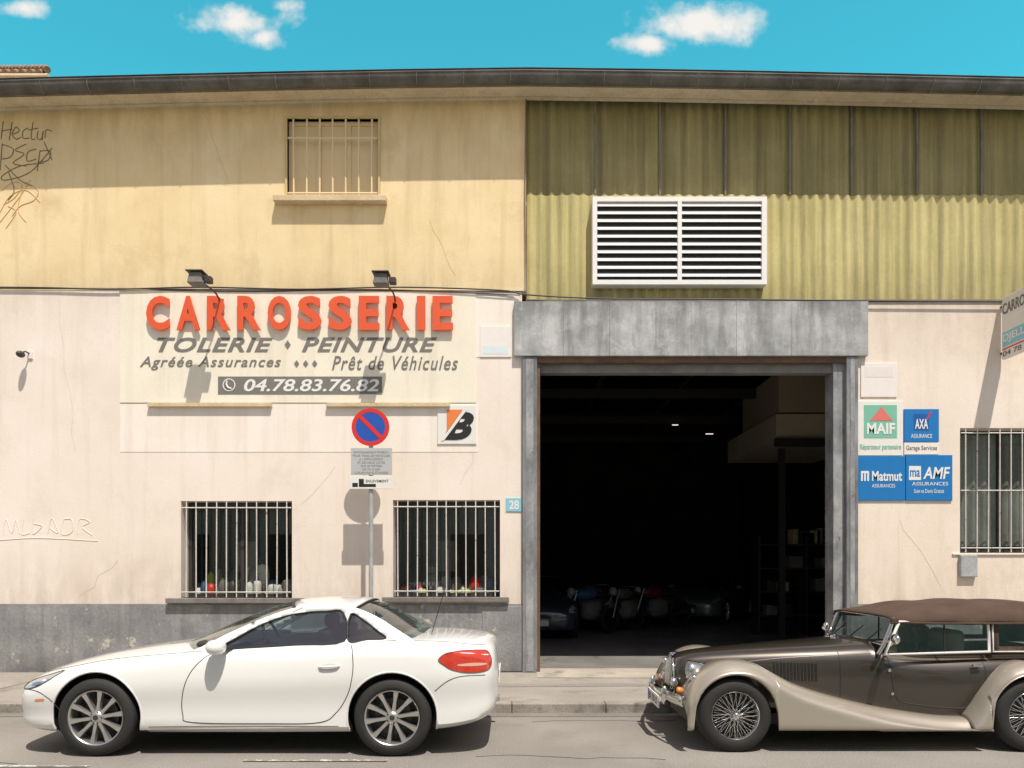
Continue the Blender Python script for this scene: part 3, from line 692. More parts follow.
def wire_wheel(parent,x,yo,z,s,R=.31,tag=''):
    c=(x,yo,z); ax=(0,s,0)
    lathe('tyre'+tag,[(R*.62,-.012),(R*.66,0),(R*.8,.004),(R*.92,-.006),(R*.975,-.022),(R,-.04),(R,-.13),(R*.97,-.15),(R*.85,-.17),(R*.62,-.16)],c,ax,M['tyre'],parent,64,60)
    lathe('rim'+tag,[(R*.665,-.006),(R*.645,.0),(R*.62,-.008),(R*.60,-.03),(R*.56,-.045),(R*.56,-.12),(R*.62,-.15)],c,ax,M['chrome'],parent,64,50)
    lathe('drum'+tag,[(.001,-.11),(R*.5,-.11),(R*.5,-.15)],c,ax,M['black'],parent,32)
    lathe('back'+tag,[(R*.5,-.14),(R*.64,-.14)],c,ax,M['black'],parent,32)
    strokes=[]
    for k in range(48):
        t=2*math.pi*k/48; tt=t+(.45 if k%2 else -.45); h0=-.005 if k%4<2 else -.07
        strokes.append([(x+.035*math.cos(tt),yo+s*h0,z+.035*math.sin(tt)),(x+R*.60*math.cos(t),yo-s*(.02+.03*(k%2)),z+R*.60*math.sin(t))])
    tube('spokes'+tag,strokes,.0026,M['chrome'],parent,res=1)
    lathe('hub'+tag,[(.001,.03),(.018,.03),(.03,.02),(.032,.0),(.038,-.01),(.04,-.10)],c,ax,M['chrome'],parent,32,50)
    tube('spinner'+tag,[(x-.05,yo+s*.022,z-.02),(x,yo+s*.032,z),(x+.05,yo+s*.022,z+.02)],.008,M['chrome'],parent)

# ---------------------------------------------------------------- coupe
def dens_open(L): return [tuple(p) for p in smoothopen(L,3)]
def smooth_corner(L): return smoothpoly(L,4)
def smoothopen(L,n=6):
    out=[]
    for i in range(len(L)-1):
        p0=np.array(L[max(i-1,0)],float);p1=np.array(L[i],float);p2=np.array(L[i+1],float);p3=np.array(L[min(i+2,len(L)-1)],float)
        for k in range(n):
            t=k/n; q=.5*((2*p1)+(p2-p0)*t+(2*p0-5*p1+4*p2-p3)*t*t+(3*p1-p0-3*p2+p3)*t**3); out.append(tuple(q))
    out.append(tuple(L[-1])); return out
def bv_top(bvh,x,y):
    h=bvh.ray_cast(Vector((x,y,3)),Vector((0,0,-1)))
    return h[0] if h[0] else Vector((x,y,.8))
def front_pt(bvh,y,z,off):
    h=bvh.ray_cast(Vector((-2,y,z)),Vector((1,0,0)))
    return (h[0] if h[0] else Vector((.1,y,z)))+Vector((-off,0,0))
def build_coupe(name,loc,paint,rotz=0,lens=None):
    lens=lens or M['lens']
    g=group(name,loc,False,rotz)
    ST=[(0.00,.35,.545,.51,.40,.33,.34),(.025,.26,.60,.555,.585,.46,.52),(.09,.21,.645,.585,.72,.59,.64),(.22,.19,.693,.625,.81,.67,.72),(.45,.18,.757,.69,.868,.735,.77),
     (.79,.18,.82,.762,.89,.77,.79),(1.2,.18,.872,.813,.885,.785,.80),(1.6,.18,.90,.845,.878,.79,.80),(2.2,.18,.915,.87,.878,.79,.80),(2.8,.18,.94,.905,.885,.79,.80),
     (3.22,.18,.965,.925,.893,.78,.79),(3.6,.20,.972,.915,.886,.755,.76),(3.83,.23,.955,.89,.85,.70,.72),(3.98,.28,.93,.865,.785,.63,.66),(4.05,.34,.89,.83,.70,.56,.58),(4.08,.42,.80,.76,.60,.49,.48)]
    def sec(zb_,zt_,ze,w,we,wb):
        zm=zb_+(ze-zb_)*.60
        return [(0,zb_),(wb*.6,zb_),(wb,zb_+.01),(w-.02,zb_+.07),(w-.022,zb_+(zm-zb_)*.5),(w-.004,zm-.03),(w,zm+.01),(w-.014,zm+(ze-zm)*.5),(w-.035,ze-.045),(we+.02,ze-.008),(we-.03,ze+.008),(we*.72,ze+(zt_-ze)*.6),(we*.36,ze+(zt_-ze)*.93),(0,zt_)]
    xs=sorted(set([0,.008,.018,.03,.045,.065,.09,.12,.16,.2,.25,.3]+[round(.36+.07*i,3) for i in range(50)]+[3.87,3.91,3.95,3.98,4.0,4.02,4.035,4.05,4.062,4.072,4.08]))
    xs=[x for x in xs if x<=4.08]
    v,f=loft_body(ST,xs,sec,44)
    bvh=BVHTree.FromPolygons([Vector(p) for p in v],f)
    body=mesh('body',v,f,[paint,M['black'],M['leather']],None); fixnormals(body)
    for wx in (.79,3.22):
        for s in (-1,1): cutcyl(body,(wx,0,.325),.368,s*.60,s*1.1)
    for p in body.data.polygons:
        p.use_smooth=True
        c=p.center
        if 1.75<c.x<3.2 and abs(c.y)<.70 and c.z>.8: p.material_index=2
        if p.material_index==0 and c.z<.2 : p.material_index=1
    body.data.set_sharp_from_angle(angle=math.radians(38)); body.parent=g
    def side(s,off=.003):
        def fn(a,b_):
            h=bvh.ray_cast(Vector((a,s*2,b_)),Vector((0,-s,0)))
            if h[0] is None: return Vector((a,s*.5,b_))
            n=h[1] if h[1].y*s>0 else -h[1]
            return h[0]+n*off
        return fn
    for s in (-1,1):
        t='_n' if s<0 else '_f'; P=side(s); P0=side(s,.0)
        line=lambda L:[P0(a,b_) for a,b_ in smoothopen(L)]
        tube('door_line'+t,line([(1.76,.86),(1.66,.80),(1.56,.68),(1.50,.50),(1.50,.34),(1.58,.28),(2.2,.27),(2.62,.28),(2.76,.36),(2.86,.52),(2.90,.70),(2.89,.86),(2.87,.905)]),.0035,M['black'],g)
        tube('sill_line'+t,line([(1.22,.245),(2.0,.25),(2.78,.25)]),.004,M['silld'],g)
        tube('front_bumper_line'+t,line([(.50,.36),(.42,.46),(.30,.525),(.16,.54)]),.003,M['black'],g)
        tube('rear_bumper_line'+t,line([(3.57,.54),(3.68,.625),(3.80,.66),(3.98,.66)]),.003,M['black'],g)
        tube('hood_line'+t,[bv_top(bvh,a,s*b_) for a,b_ in smoothopen([(.18,.50),(.5,.68),(.9,.73),(1.3,.76),(1.62,.765)])],.003,M['black'],g)
        tube('boot_line'+t,[bv_top(bvh,a,s*b_) for a,b_ in smoothopen([(3.38,.70),(3.6,.69),(3.85,.64),(3.97,.55)])],.003,M['black'],g)
        for wx,tt in ((.79,'a'),(3.22,'b')):
            arc=[(wx+.373*math.cos(q),.325+.373*math.sin(q)) for q in [math.pi*(-.09+1.18*k_/30) for k_ in range(31)]]
            tube('arch_lip_'+tt+t,[P0(a,b_)+Vector((0,-s*.006,0)) for a,b_ in arc if b_>.22],.010,paint,g)
        hl=smoothpoly([(.085,.545),(.13,.585),(.22,.622),(.34,.655),(.46,.69),(.40,.635),(.30,.58),(.18,.542)],4)
        patch('headlight'+t,hl,P,lens,g,.02)
        tube('headlight_edge'+t,[P(a,b_) for a,b_ in hl],.004,M['dk2'],g,True)
        patch('headlight_bulb'+t,smoothpoly([(.20,.575),(.25,.60),(.31,.60),(.27,.575)],4),side(s,.006),M['chrome'],g,.02)
        tl=smoothpoly([(3.60,.795),(3.66,.845),(3.78,.862),(3.93,.858),(4.0,.84),(4.03,.77),(4.0,.70),(3.86,.685),(3.72,.71),(3.64,.755)],4)
        patch('tail_light'+t,tl,P,M['redlens'],g,.02)
        tube('tail_light_edge'+t,[P(a,b_) for a,b_ in tl],.003,M['dk2'],g,True)
        patch('tail_light_stripe'+t,smoothpoly([(3.76,.755),(3.88,.765),(3.98,.757),(3.98,.742),(3.88,.738),(3.77,.742)],4),side(s,.006),M['palelens'],g,.02)
        patch('side_marker'+t,smoothpoly([(.27,.465),(.35,.473),(.35,.458),(.27,.45)],3),P,M['orlens'],g,.02)
        patch('handle_cup'+t,smoothpoly([(2.64,.722),(2.70,.718),(2.76,.727),(2.76,.757),(2.70,.762),(2.64,.752)],3),P,M['cup'],g,.02)
        tube('handle'+t,[P0(a,b_)+Vector((0,s*o_,0)) for a,b_,o_ in ((2.62,.737,.0),(2.64,.739,.018),(2.70,.742,.022),(2.77,.746,.018),(2.79,.747,0))],.008,paint,g,smoothc=True)
        ellipsoid('mirror'+t,(1.80,s*.93,.905),(.075,.10,.062),paint,g,20,.85)
        tube('mirror_stalk'+t,[(1.86,s*.76,.875),(1.83,s*.86,.885)],.022,M['dark'],g)
        def gy(u,z): return .775-.52*(z-.87)-.055*(u-2.4)**2-max(0,(u-2.9))*.06
        GS=lambda a,b_,s=s: Vector((a,s*gy(a,b_),b_))
        outer=dens_open([(1.50,.85),(1.60,.885),(1.80,.99),(2.05,1.105),(2.25,1.18),(2.40,1.215),(2.60,1.232),(2.78,1.225),(2.93,1.185),(3.08,1.115),(3.22,1.03),(3.34,.955),(3.42,.90)])+[(3.3,.88),(2.9,.87),(2.2,.84),(1.7,.83)]
        winA=smooth_corner([(1.76,.872),(1.90,.965),(2.06,1.055),(2.25,1.13),(2.45,1.168),(2.62,1.178),(2.765,1.168),(2.80,.935),(2.4,.905),(2.0,.882)])
        winB=smooth_corner([(2.83,1.155),(2.95,1.10),(3.06,1.02),(3.14,.955),(2.98,.945),(2.83,.937)])
        patch('cabin_side'+t,outer,GS,paint,g,.04,[winA,winB],.012)
        patch('side_glass'+t,winA,lambda a,b_,s=s:Vector((a,s*(gy(a,b_)-.008),b_)),M['cgl'],g,.05)
        patch('quarter_glass'+t,winB,lambda a,b_,s=s:Vector((a,s*(gy(a,b_)-.008),b_)),M['cgl'],g,.05)
        tube('window_seal'+t,[(a,s*(gy(a,b_)+.004),b_) for a,b_ in winA],.007,M['black'],g,True)
        tube('quarter_seal'+t,[(a,s*(gy(a,b_)+.004),b_) for a,b_ in winB],.007,M['black'],g,True)
        tube('roof_joint'+t,[(a,s*(gy(a,b_)+.007),b_) for a,b_ in ((2.42,1.21),(2.34,1.175))],.003,M['black'],g)
    def gy(u,z): return .775-.52*(z-.87)-.055*(u-2.4)**2-max(0,(u-2.9))*.06
    rail=[(1.50,.85),(1.60,.885),(1.80,.99),(2.05,1.105),(2.25,1.18),(2.40,1.215),(2.60,1.232),(2.78,1.225),(2.93,1.185),(3.08,1.115),(3.22,1.03),(3.34,.955),(3.42,.90)]
    ru=[p[0] for p in rail]; rz=[p[1] for p in rail]
    def rz_(u): return float(pchip(ru,rz,u)[0])
    def shell(u0,u1,bow0,bow1,cr0,cr1,ins=0):
        def fn(a,b_):
            q=2*b_-1; u=u0+(u1-u0)*a; z=rz_(u); y=q*(gy(u,z)-ins); k_=1-q*q
            return (u+(bow0+(bow1-bow0)*a)*k_,y,z+(cr0+(cr1-cr0)*a)*k_-.002)
        return fn
    grid('roof',shell(2.36,2.86,-.12,.04,.045,.045),12,24,paint,g,True,.014)
    grid('windscreen',shell(1.53,2.345,-.24,-.12,.035,.045,.03),14,24,M['cgl'],g)
    tube('windscreen_header',[Vector(shell(2.345,2.36,-.12,-.12,.045,.045)(0,i/20)) for i in range(21)],.014,M['black'],g)
    grid('rear_window',shell(2.88,3.38,.04,.05,.045,.05,.055),12,24,M['cgl'],g)
    tube('rear_window_frame',[Vector(shell(2.87,3.38,.04,.05,.047,.05,.05)(0,i/20)) for i in range(21)],.012,M['black'],g)
    for s in (-.36,.36):
        o=box('seat_%s'%('a' if s<0 else 'b'),2.52,2.66,s-.22,s+.22,.75,1.02,M['leather'],g,.05,4)
        box('headrest_%s'%('a' if s<0 else 'b'),2.56,2.66,s-.12,s+.12,1.03,1.15,M['leather'],g,.04,4)
    lathe('steering_wheel',[(.165+.014*math.cos(q),.014*math.sin(q)) for q in [2*math.pi*k_/8 for k_ in range(8)]],(2.08,-.36,.94),(.92,0,.4),M['leather'],g,32,closed=True)
    box('dashboard',1.5,1.98,-.62,.62,.8,.925,M['leather'],g,.04,4)
    tube('antenna',[(3.50,-.45,.97),(3.62,-.45,1.38)],.0035,M['dark'],g)
    patchF=lambda a,b_: front_pt(bvh,a,b_,.004)
    patch('grille',smoothpoly([(-.30,.49),(0,.52),(.30,.49),(.24,.37),(0,.35),(-.24,.37)],4),patchF,M['black'],g,.03)
    tube('grille_bar',[front_pt(bvh,a/10*.27,.43,.01) for a in range(-10,11)],.010,M['chromed'],g)
    lathe('badge',[(.045,0),(.055,0),(.055,.012),(.045,.012)],front_pt(bvh,0,.43,.01),(-1,0,0),M['chromed'],g,24,closed=True)
    box('front_plate',-.02,-.008,-.26,.26,.30,.41,M['paper'],g)
    box('rear_plate',4.085,4.093,-.26,.26,.52,.63,M['paper'],g)
    tube('exhaust',[(3.9,.45,.26),(4.08,.45,.26)],.035,M['chrome'],g)
    for x in (.79,3.22):
        for s in (-1,1): alloy_wheel(g,x,s*.882,.32,s,.32,'_%d%d'%(int(x),s))
    box('underbody',.5,3.7,-.62,.62,.19,.5,M['black'],g)
    return g
build_coupe('coupe_car',(-4.203,-CAMD+7.165,0),M['carwhite'])
build_coupe('parked_car',(.45,4.3,SW),M['cardark'],math.radians(90),M['lensd'])
build_coupe('parked_car',(4.3,8.6,SW),M['cargrey'],math.radians(60),M['lensd'])

# ---------------------------------------------------------------- vintage roadster
def build_vintage(loc):
    g=group('vintage_roadster_car',loc,False)
    ST=[(-.40,.36,.60,.10),(-.385,.34,.66,.145),(-.36,.32,.705,.185),(-.31,.30,.745,.215),(-.2,.27,.775,.24),(0,.25,.80,.275),(.5,.24,.845,.36),(1.0,.22,.885,.45),(1.25,.21,.91,.51),(1.34,.21,.915,.54),(1.42,.21,.86,.565),(1.8,.21,.825,.61),(2.4,.21,.84,.63),(2.8,.22,.85,.61),(3.1,.25,.80,.55),(3.3,.30,.70,.47),(3.38,.36,.6,.40)]
    def sec(zb_,zt_,w):
        h=zt_-zb_
        return [(0,zb_),(w*.7,zb_),(w*.95,zb_+.02),(w,zb_+h*.3),(w*1.01,zb_+h*.55),(w*.98,zb_+h*.74),(w*.86,zb_+h*.89),(w*.60,zb_+h*.965),(w*.3,zb_+h*.992),(0,zt_)]
    xs=[-.40,-.393,-.385,-.37,-.35,-.32,-.28,-.24]+[round(-.2+.07*i,3) for i in range(50)]+[3.34,3.38]
    xs=sorted({x for x in xs if x<=3.38})
    v,f=loft_body(ST,xs,sec,34)
    bvh=BVHTree.FromPolygons([Vector(p) for p in v],f)
    body=mesh('body',v,f,[M['bronze'],M['black'],M['leath2']],g); fixnormals(body)
    for p in body.data.polygons:
        c=p.center; p.use_smooth=True
        if 1.42<c.x<2.95 and abs(c.y)<.54 and c.z>.75: p.material_index=2
    body.data.set_sharp_from_angle(angle=math.radians(50))
    def P(a,b_,s=-1,off=0):
        h=bvh.ray_cast(Vector((a,s*2,b_)),Vector((0,-s,0)))
        return (h[0] if h[0] else Vector((a,s*.5,b_)))+Vector((0,s*off,0))
    def fender(nm,s,xs_,zc,arch_x,mat):
        A=list(zip(*zc)); X=np.linspace(xs_[0],xs_[1],70); X=sorted(set(list(X)+[arch_x-.346,arch_x+.346,arch_x-.36,arch_x+.36]))
        X=[x for x in X if xs_[0]<=x<=xs_[1]]
        Z=pchip(A[0],A[1],X); v=[];f=[]
        for x,z in zip(X,Z):
            dx=abs(x-arch_x)
            ze=.315+math.sqrt(max(0,.347**2-dx*dx)) if dx<.347 else .20
            ze=min(ze,z-.035)
            run=min(1,max(0,(x-.9)/.6)) if arch_x<1 else 0
            yo=.825
            sec_=[(.36,z-.05),(.42,z+.0),(.52,z+.03),(.62,z+.035),(.71,z+.015),(.775,z-.025-.02*run),(.812,min(z-.055,z-.055)),(.826,ze+(max(0,z-.06-ze))*.45),(yo+.004,ze),(yo-.012,ze-.008)]
            sec_=[(y_,max(zz_,ze-.01)) for y_,zz_ in sec_]
            rs=resample_half(sec_,22)
            v+=[(x,s*y_,z_) for y_,z_ in rs]
        n=22
        for i in range(len(X)-1):
            for k_ in range(n-1): f.append((i*n+k_,i*n+k_+1,(i+1)*n+k_+1,(i+1)*n+k_))
        o=mesh(nm,v,f,mat,g,True); fixnormals(o); sd=o.modifiers.new('s','SOLIDIFY'); sd.thickness=.010; sd.offset=0
    FZ=[(-.41,.36),(-.36,.49),(-.28,.60),(-.18,.675),(-.08,.712),(0,.722),(.1,.716),(.2,.690),(.34,.62),(.545,.515),(.965,.385),(1.385,.295),(1.89,.235),(2.1,.23)]
    RZ=[(2.0,.24),(2.06,.33),(2.14,.46),(2.25,.60),(2.37,.685),(2.49,.715),(2.62,.70),(2.80,.61),(2.93,.48),(3.0,.36)]
    for s in (-1,1):
        t='_n' if s<0 else '_f'
        fender('front_wing'+t,s,(-.41,2.1),FZ,0,M['champ']); fender('rear_wing'+t,s,(2.0,3.0),RZ,2.49,M['champ'])
        box('running_board'+t,1.2,2.15,*sorted((s*.5,s*.815)),.185,.2,M['champ'],g)
        def iw(a,b_,s=s):
            x=-.38+1.5*a; zi=float(pchip(*zip(*FZ),x)[0]); bw=float(pchip([r[0] for r in ST],[r[3] for r in ST],x)[0])
            y0=bw*.9; y1=.42
            if y1<y0+.01:y1=y0+.01
            return (x,s*(y0+(y1-y0)*b_),(zi+.0)*(1)-.06*(1-b_)-.02)
        grid('wing_valance'+t,iw,30,4,M['champ'],g,True,.006)
        c=(-.30,s*.38,.625)
        lathe('headlamp_shell'+t,[(.001,.17),(.05,.155),(.085,.10),(.098,.03),(.100,.0),(.092,-.012)],c,(1,0,0),M['chrome'],g,36,60)
        lathe('headlamp_lens'+t,[(.001,-.03),(.05,-.024),(.092,-.010)],c,(1,0,0),M['lens'],g,36,80)
        tube('headlamp_post'+t,[(-.22,s*.38,.55),(-.22,s*.37,.42)],.03,M['champ'],g)
        lathe('side_lamp'+t,[(.001,.06),(.03,.04),(.035,0),(.001,-.012)],(-.33,s*.62,.60),(1,0,0),M['chrome'],g,20,80)
        lathe('indicator'+t,[(.001,-.02),(.03,-.012),(.035,0),(.03,.03),(.001,.04)],(-.40,s*.42,.46),(1,0,0),M['orlens'],g,20,80)
        lathe('spot_lamp'+t,[(.001,.07),(.05,.04),(.06,0),(.05,-.008),(.001,-.012)],(-.42,s*.22,.50),(1,0,0),M['chrome'],g,24,80)
        lv=[];lb=[]
        for i in range(13):
            x=.47+i*.029
            lv.append([P(x,z_,s,.001) for z_ in (.545,.60,.66,.70)]); lb.append([P(x+.012,z_,s,.002) for z_ in (.545,.60,.66,.70)])
        tube('louvre_slots'+t,lv,.006,M['black'],g,res=1); tube('louvre_lips'+t,lb,.005,M['bronze'],g,res=1)
        tube('bonnet_strip'+t,[P(a,b_,s,.0) for a,b_ in smoothopen([(-.30,.62),(0,.665),(.5,.735),(1.0,.775),(1.28,.80)])],.004,M['chrome'],g)
        tube('bonnet_shut'+t,[P(1.02,z_,s,0) for z_ in np.linspace(.36,.84,12)],.003,M['black'],g)
        tube('door_line'+t,[P(a,b_,s,0) for a,b_ in smoothopen([(1.40,.84),(1.42,.60),(1.46,.42),(1.6,.37),(2.0,.34),(2.16,.40),(2.2,.60),(2.2,.82)])],.004,M['black'],g)
        tube('cockpit_roll'+t,[P(a,b_,s,-.005) for a,b_ in smoothopen([(1.36,.85),(1.6,.775),(2.0,.765),(2.4,.775),(2.9,.78)])],.016,M['fabric'],g)
        box('door_handle'+t,2.08,2.16,*sorted((s*.615,s*.65)),.70,.72,M['chrome'],g,.006,3)
        lathe('hinge'+t,[(.001,.02),(.014,.015),(.014,-.02)],P(1.40,.66,s,0),(0,s,0),M['chrome'],g,12)
        lathe('hinge_low'+t,[(.001,.02),(.014,.015),(.014,-.02)],P(1.42,.46,s,0),(0,s,0),M['chrome'],g,12)
        tube('mirror_arm'+t,[(1.40,s*.58,.86),(1.38,s*.70,.93)],.006,M['chrome'],g)
        ellipsoid('mirror'+t,(1.37,s*.73,.945),(.03,.06,.045),M['chrome'],g,18)
        def SS(x,z): return (x,s*(.585-.02*(z-.8)+ .01),z)
        w1=[(1.345,.80),(1.475,1.085),(2.24,1.095),(2.25,.825)]
        w2=[(2.28,.825),(2.28,1.095),(2.95,1.07),(3.02,.95),(3.02,.83)]
        tube('sidescreen_frame'+t,[SS(*p) for p in w1],.016,M['white'],g,True); 
        tube('sidescreen_split'+t,[SS(1.86,.82),SS(1.86,1.09)],.007,M['dark'],g)
        mesh('sidescreen_glass'+t,[SS(*p) for p in w1],[(0,1,2,3)],M['cgl2'],g)
        patch('rear_sidescreen'+t,dens(w2,.1),lambda a,b_:Vector(SS(a,b_)),M['fabric'],g,.08,[[(2.33,.87),(2.33,1.06),(2.86,1.04),(2.92,.95),(2.92,.87)]],.01)
        tube('rear_sidescreen_trim'+t,[SS(*p) for p in w2],.010,M['white'],g,True)
        mesh('rear_sidescreen_glass'+t,[SS(a,b_) for a,b_ in [(2.33,.87),(2.33,1.06),(2.86,1.04),(2.92,.95),(2.92,.87)]],[(0,1,2,3,4)],M['cgl2'],g)
        tube('windscreen_post'+t,[(1.30,s*.57,.80),(1.345,s*.575,.88),(1.44,s*.565,1.115)],.018,M['chrome'],g)
        for x in (0,2.49): wire_wheel(g,x,s*.80,.31,s,.31,'_%d%s'%(int(x),t))
    grid('windscreen',lambda a,b_:(1.345+.09*a+.0,(2*b_-1)*.565,.885+.22*a),2,6,M['cgl2'],g)
    tube('windscreen_frame',[(1.34,-.565,.885),(1.34,.565,.885),(1.44,.56,1.115),(1.44,-.56,1.115)],.012,M['chrome'],g,True)
    tube('wipers',[[(1.31,y_,.91),(1.36,y_-.16,1.02)] for y_ in (-.35,0,.35)],.005,M['dark'],g)
    T=[(1.40,.575,1.105,1.125),(1.5,.585,1.105,1.16),(1.75,.60,1.10,1.215),(2.1,.61,1.10,1.245),(2.5,.61,1.10,1.255),(2.85,.60,1.08,1.235),(3.05,.575,.98,1.17),(3.2,.53,.88,1.04),(3.32,.47,.82,.90),(3.36,.44,.80,.82)]
    A=list(zip(*T)); X=np.linspace(1.40,3.36,50); W=pchip(A[0],A[1],X);Zs=pchip(A[0],A[2],X);Zt=pchip(A[0],A[3],X)
    v=[];f=[];n=41
    for i,x in enumerate(X):
        h=resample_half([(W[i]+.012,Zs[i]-.03),(W[i]+.01,Zs[i]),(W[i]*.965,Zs[i]+(Zt[i]-Zs[i])*.42),(W[i]*.75,Zs[i]+(Zt[i]-Zs[i])*.82),(W[i]*.4,Zs[i]+(Zt[i]-Zs[i])*.97),(0,Zt[i])],21)
        dz=.014*math.sin((x-1.4)*math.pi*2/.9)**2
        v+=[(x,-y_,z_-dz) for y_,z_ in h]+[(x,y_,z_-dz) for y_,z_ in h[-2::-1]]
    for i in range(len(X)-1):
        for k_ in range(n-1): f.append((i*n+k_,i*n+k_+1,(i+1)*n+k_+1,(i+1)*n+k_))
    o=mesh('soft_top',v,f,M['fabric'],g,True); sd=o.modifiers.new('s','SOLIDIFY'); sd.thickness=.012; sd.offset=0
    tube('soft_top_hem_a',[(x,-(w+.014),z-.03) for x,w,z in zip(X[:38],W[:38],Zs[:38])],.010,M['fabric'],g); tube('soft_top_hem_b',[(x,(w+.014),z-.03) for x,w,z in zip(X[:38],W[:38],Zs[:38])],.010,M['fabric'],g)
    for s in (-1,1):
        mesh('quarter_fabric_%d'%s,[(2.98,s*.605,.80),(3.30,s*.52,.80),(3.22,s*.545,.92),(3.06,s*.59,1.02),(2.95,s*.605,1.08)],[(0,1,2,3,4)],M['fabric'],g)
        box('seat_%d'%s,1.98,2.12,s*.28-.2,s*.28+.2,.7,1.0,M['leath2'],g,.05,4)
    box('dashboard',1.42,1.50,-.5,.5,.78,.87,M['leath2'],g,.01)
    lathe('steering_wheel',[(.18+.012*math.cos(q),.012*math.sin(q)) for q in [2*math.pi*k_/8 for k_ in range(8)]],(1.68,-.28,.90),(.95,0,.3),M['leather'],g,32,closed=True)
    def gp_(y,z):
        h=bvh.ray_cast(Vector((-2,y,z)),Vector((1,0,0))); return (h[0] if h[0] else Vector((-.38,y,z)))
    patch('grille_back',smoothpoly([(-.13,.36),(-.16,.50),(-.14,.62),(-.07,.68),(0,.70),(.07,.68),(.14,.62),(.16,.50),(.13,.36),(0,.34)],3),lambda a,b_:gp_(a,b_)+Vector((-.006,0,0)),M['black'],g,.03)
    bars=[]
    for i in range(-7,8):
        y=i*.020; zt_=.70-.09*(abs(y)/.15)**2.2
        bars.append([gp_(y*(.9+.1*k_/8),.36+(zt_-.36)*k_/8)+Vector((-.014,0,0)) for k_ in range(9)])
    tube('grille_bars',bars,.0055,M['chrome'],g,res=1)
    tube('grille_surround',[gp_(a,b_)+Vector((-.012,0,0)) for a,b_ in smoothpoly([(-.14,.34),(-.175,.50),(-.15,.63),(-.08,.695),(0,.712),(.08,.695),(.15,.63),(.175,.50),(.14,.34),(0,.325)],3)],.011,M['chrome'],g,True)
    grid('front_bumper',lambda a,b_:(-.50+.10*((2*a-1))**2-.02*math.sin(b_*math.pi),(2*a-1)*.66,.40+.045*math.cos(b_*math.pi)),24,6,M['chrome'],g,True,.006)
    grid('rear_bumper',lambda a,b_:(3.52-.13*((2*a-1))**2+.02*math.sin(b_*math.pi),(2*a-1)*.72,.40+.045*math.cos(b_*math.pi)),24,6,M['chrome'],g,True,.006)
    for s in (-1,1):
        ellipsoid('overrider_%d'%s,(-.50,s*.30,.40),(.035,.025,.085),M['chrome'],g,16)
        tube('bumper_iron_%d'%s,[(-.48,s*.3,.38),(-.2,s*.26,.34)],.015,M['black'],g)
    box('front_plate',-.548,-.538,-.26,.26,.275,.385,M['paper'],g); box('plate_band',-.5505,-.5482,.21,.26,.275,.385,M['signblue'],g)
    text('plate_text','BX 728 LD',(-.5485,.19,.30),.40,.06,M['black'],g,.001,right=(0,-1,0),bold=.01)
    box('chassis',-.3,3.2,-.42,.42,.17,.26,M['black'],g); tube('axle',[[(0,-.75,.3),(0,.75,.3)],[(2.49,-.75,.3),(2.49,.75,.3)]],.03,M['black'],g)
    lathe('filler_cap',[(.001,.03),(.03,.02),(.035,0)],(1.15,0,.895),(0,0,1),M['chrome'],g,20)
    return g
build_vintage((1.875,-CAMD+7.23,0))

# ---------------------------------------------------------------- motorcycles
def moto(loc,rot,col):
    g=group('motorcycle',loc,False,rot)
    for x in (-.7,.7):
        lathe('tyre_%d'%(x>0),[(.30+.05*math.cos(q),.05*math.sin(q)) for q in [2*math.pi*k/10 for k in range(10)]],(x,0,.33),(0,1,0),M['tyre'],g,32,closed=True)
        lathe('rim_%d'%(x>0),[(.05,.02),(.26,.02),(.26,-.02),(.05,-.02)],(x,0,.33),(0,1,0),M['alloydk'],g,24,closed=True)
    ellipsoid('tank',(-.15,0,.85),(.3,.15,.14),col,g); ellipsoid('seat',(.35,0,.82),(.4,.13,.07),M['leather'],g); ellipsoid('engine',(0,0,.48),(.27,.2,.22),M['silld'],g,16,.7)
    tube('fork',[[(-.7,.08,.33),(-.45,.08,.95)],[(-.7,-.08,.33),(-.45,-.08,.95)]],.025,M['chromed'],g)
    tube('handlebar',[(-.3,-.38,1.02),(-.42,-.1,1.0),(-.42,.1,1.0),(-.3,.38,1.02)],.015,M['chromed'],g)
    ellipsoid('front_mudguard',(-.7,0,.62),(.2,.06,.09),col,g,16)
    ellipsoid('headlamp',(-.58,0,.9),(.08,.1,.1),M['lensd'],g,16); tube('exhaust',[(0,-.15,.3),(.8,-.2,.38)],.045,M['chromed'],g)
    tube('frame',[[(-.45,0,.95),(.1,0,.75),(.7,0,.7)],[(-.4,0,.85),(-.15,0,.3),(.3,0,.3),(.7,0,.33)]],.025,M['dk2'],g)
moto((1.75,6.4,SW),math.radians(35),M['navy']); moto((2.6,6.8,SW),math.radians(50),M['cargrey']); moto((3.4,7.4,SW),math.radians(30),simple('red_tank',(.20,.03,.018),.3)); moto((2.1,8.3,SW),math.radians(60),M['cargrey'])
ws=group('tool_shelving',(6.2,5.8,0))
L=[]
for z in (.5,1.0,1.5,2.0): L.append((5.2,7.2,5.6,6.1,z,z+.03))
for x in (5.2,6.2,7.15): L.append((x,x+.04,5.6,6.1,SW,2.2))
boxes('rack',L,M['dk2'],ws)
random.seed(3)
for i in range(16):
    x=random.uniform(5.25,6.9); z=random.choice((.53,1.03,1.53,2.03)); h=random.uniform(.1,.35)
    box('carton_%d'%i,x,x+random.uniform(.1,.3),5.65,6.0,z,z+h,random.choice([M['shutter'],M['silld'],M['silld'],M['dk2']]),ws,.01)

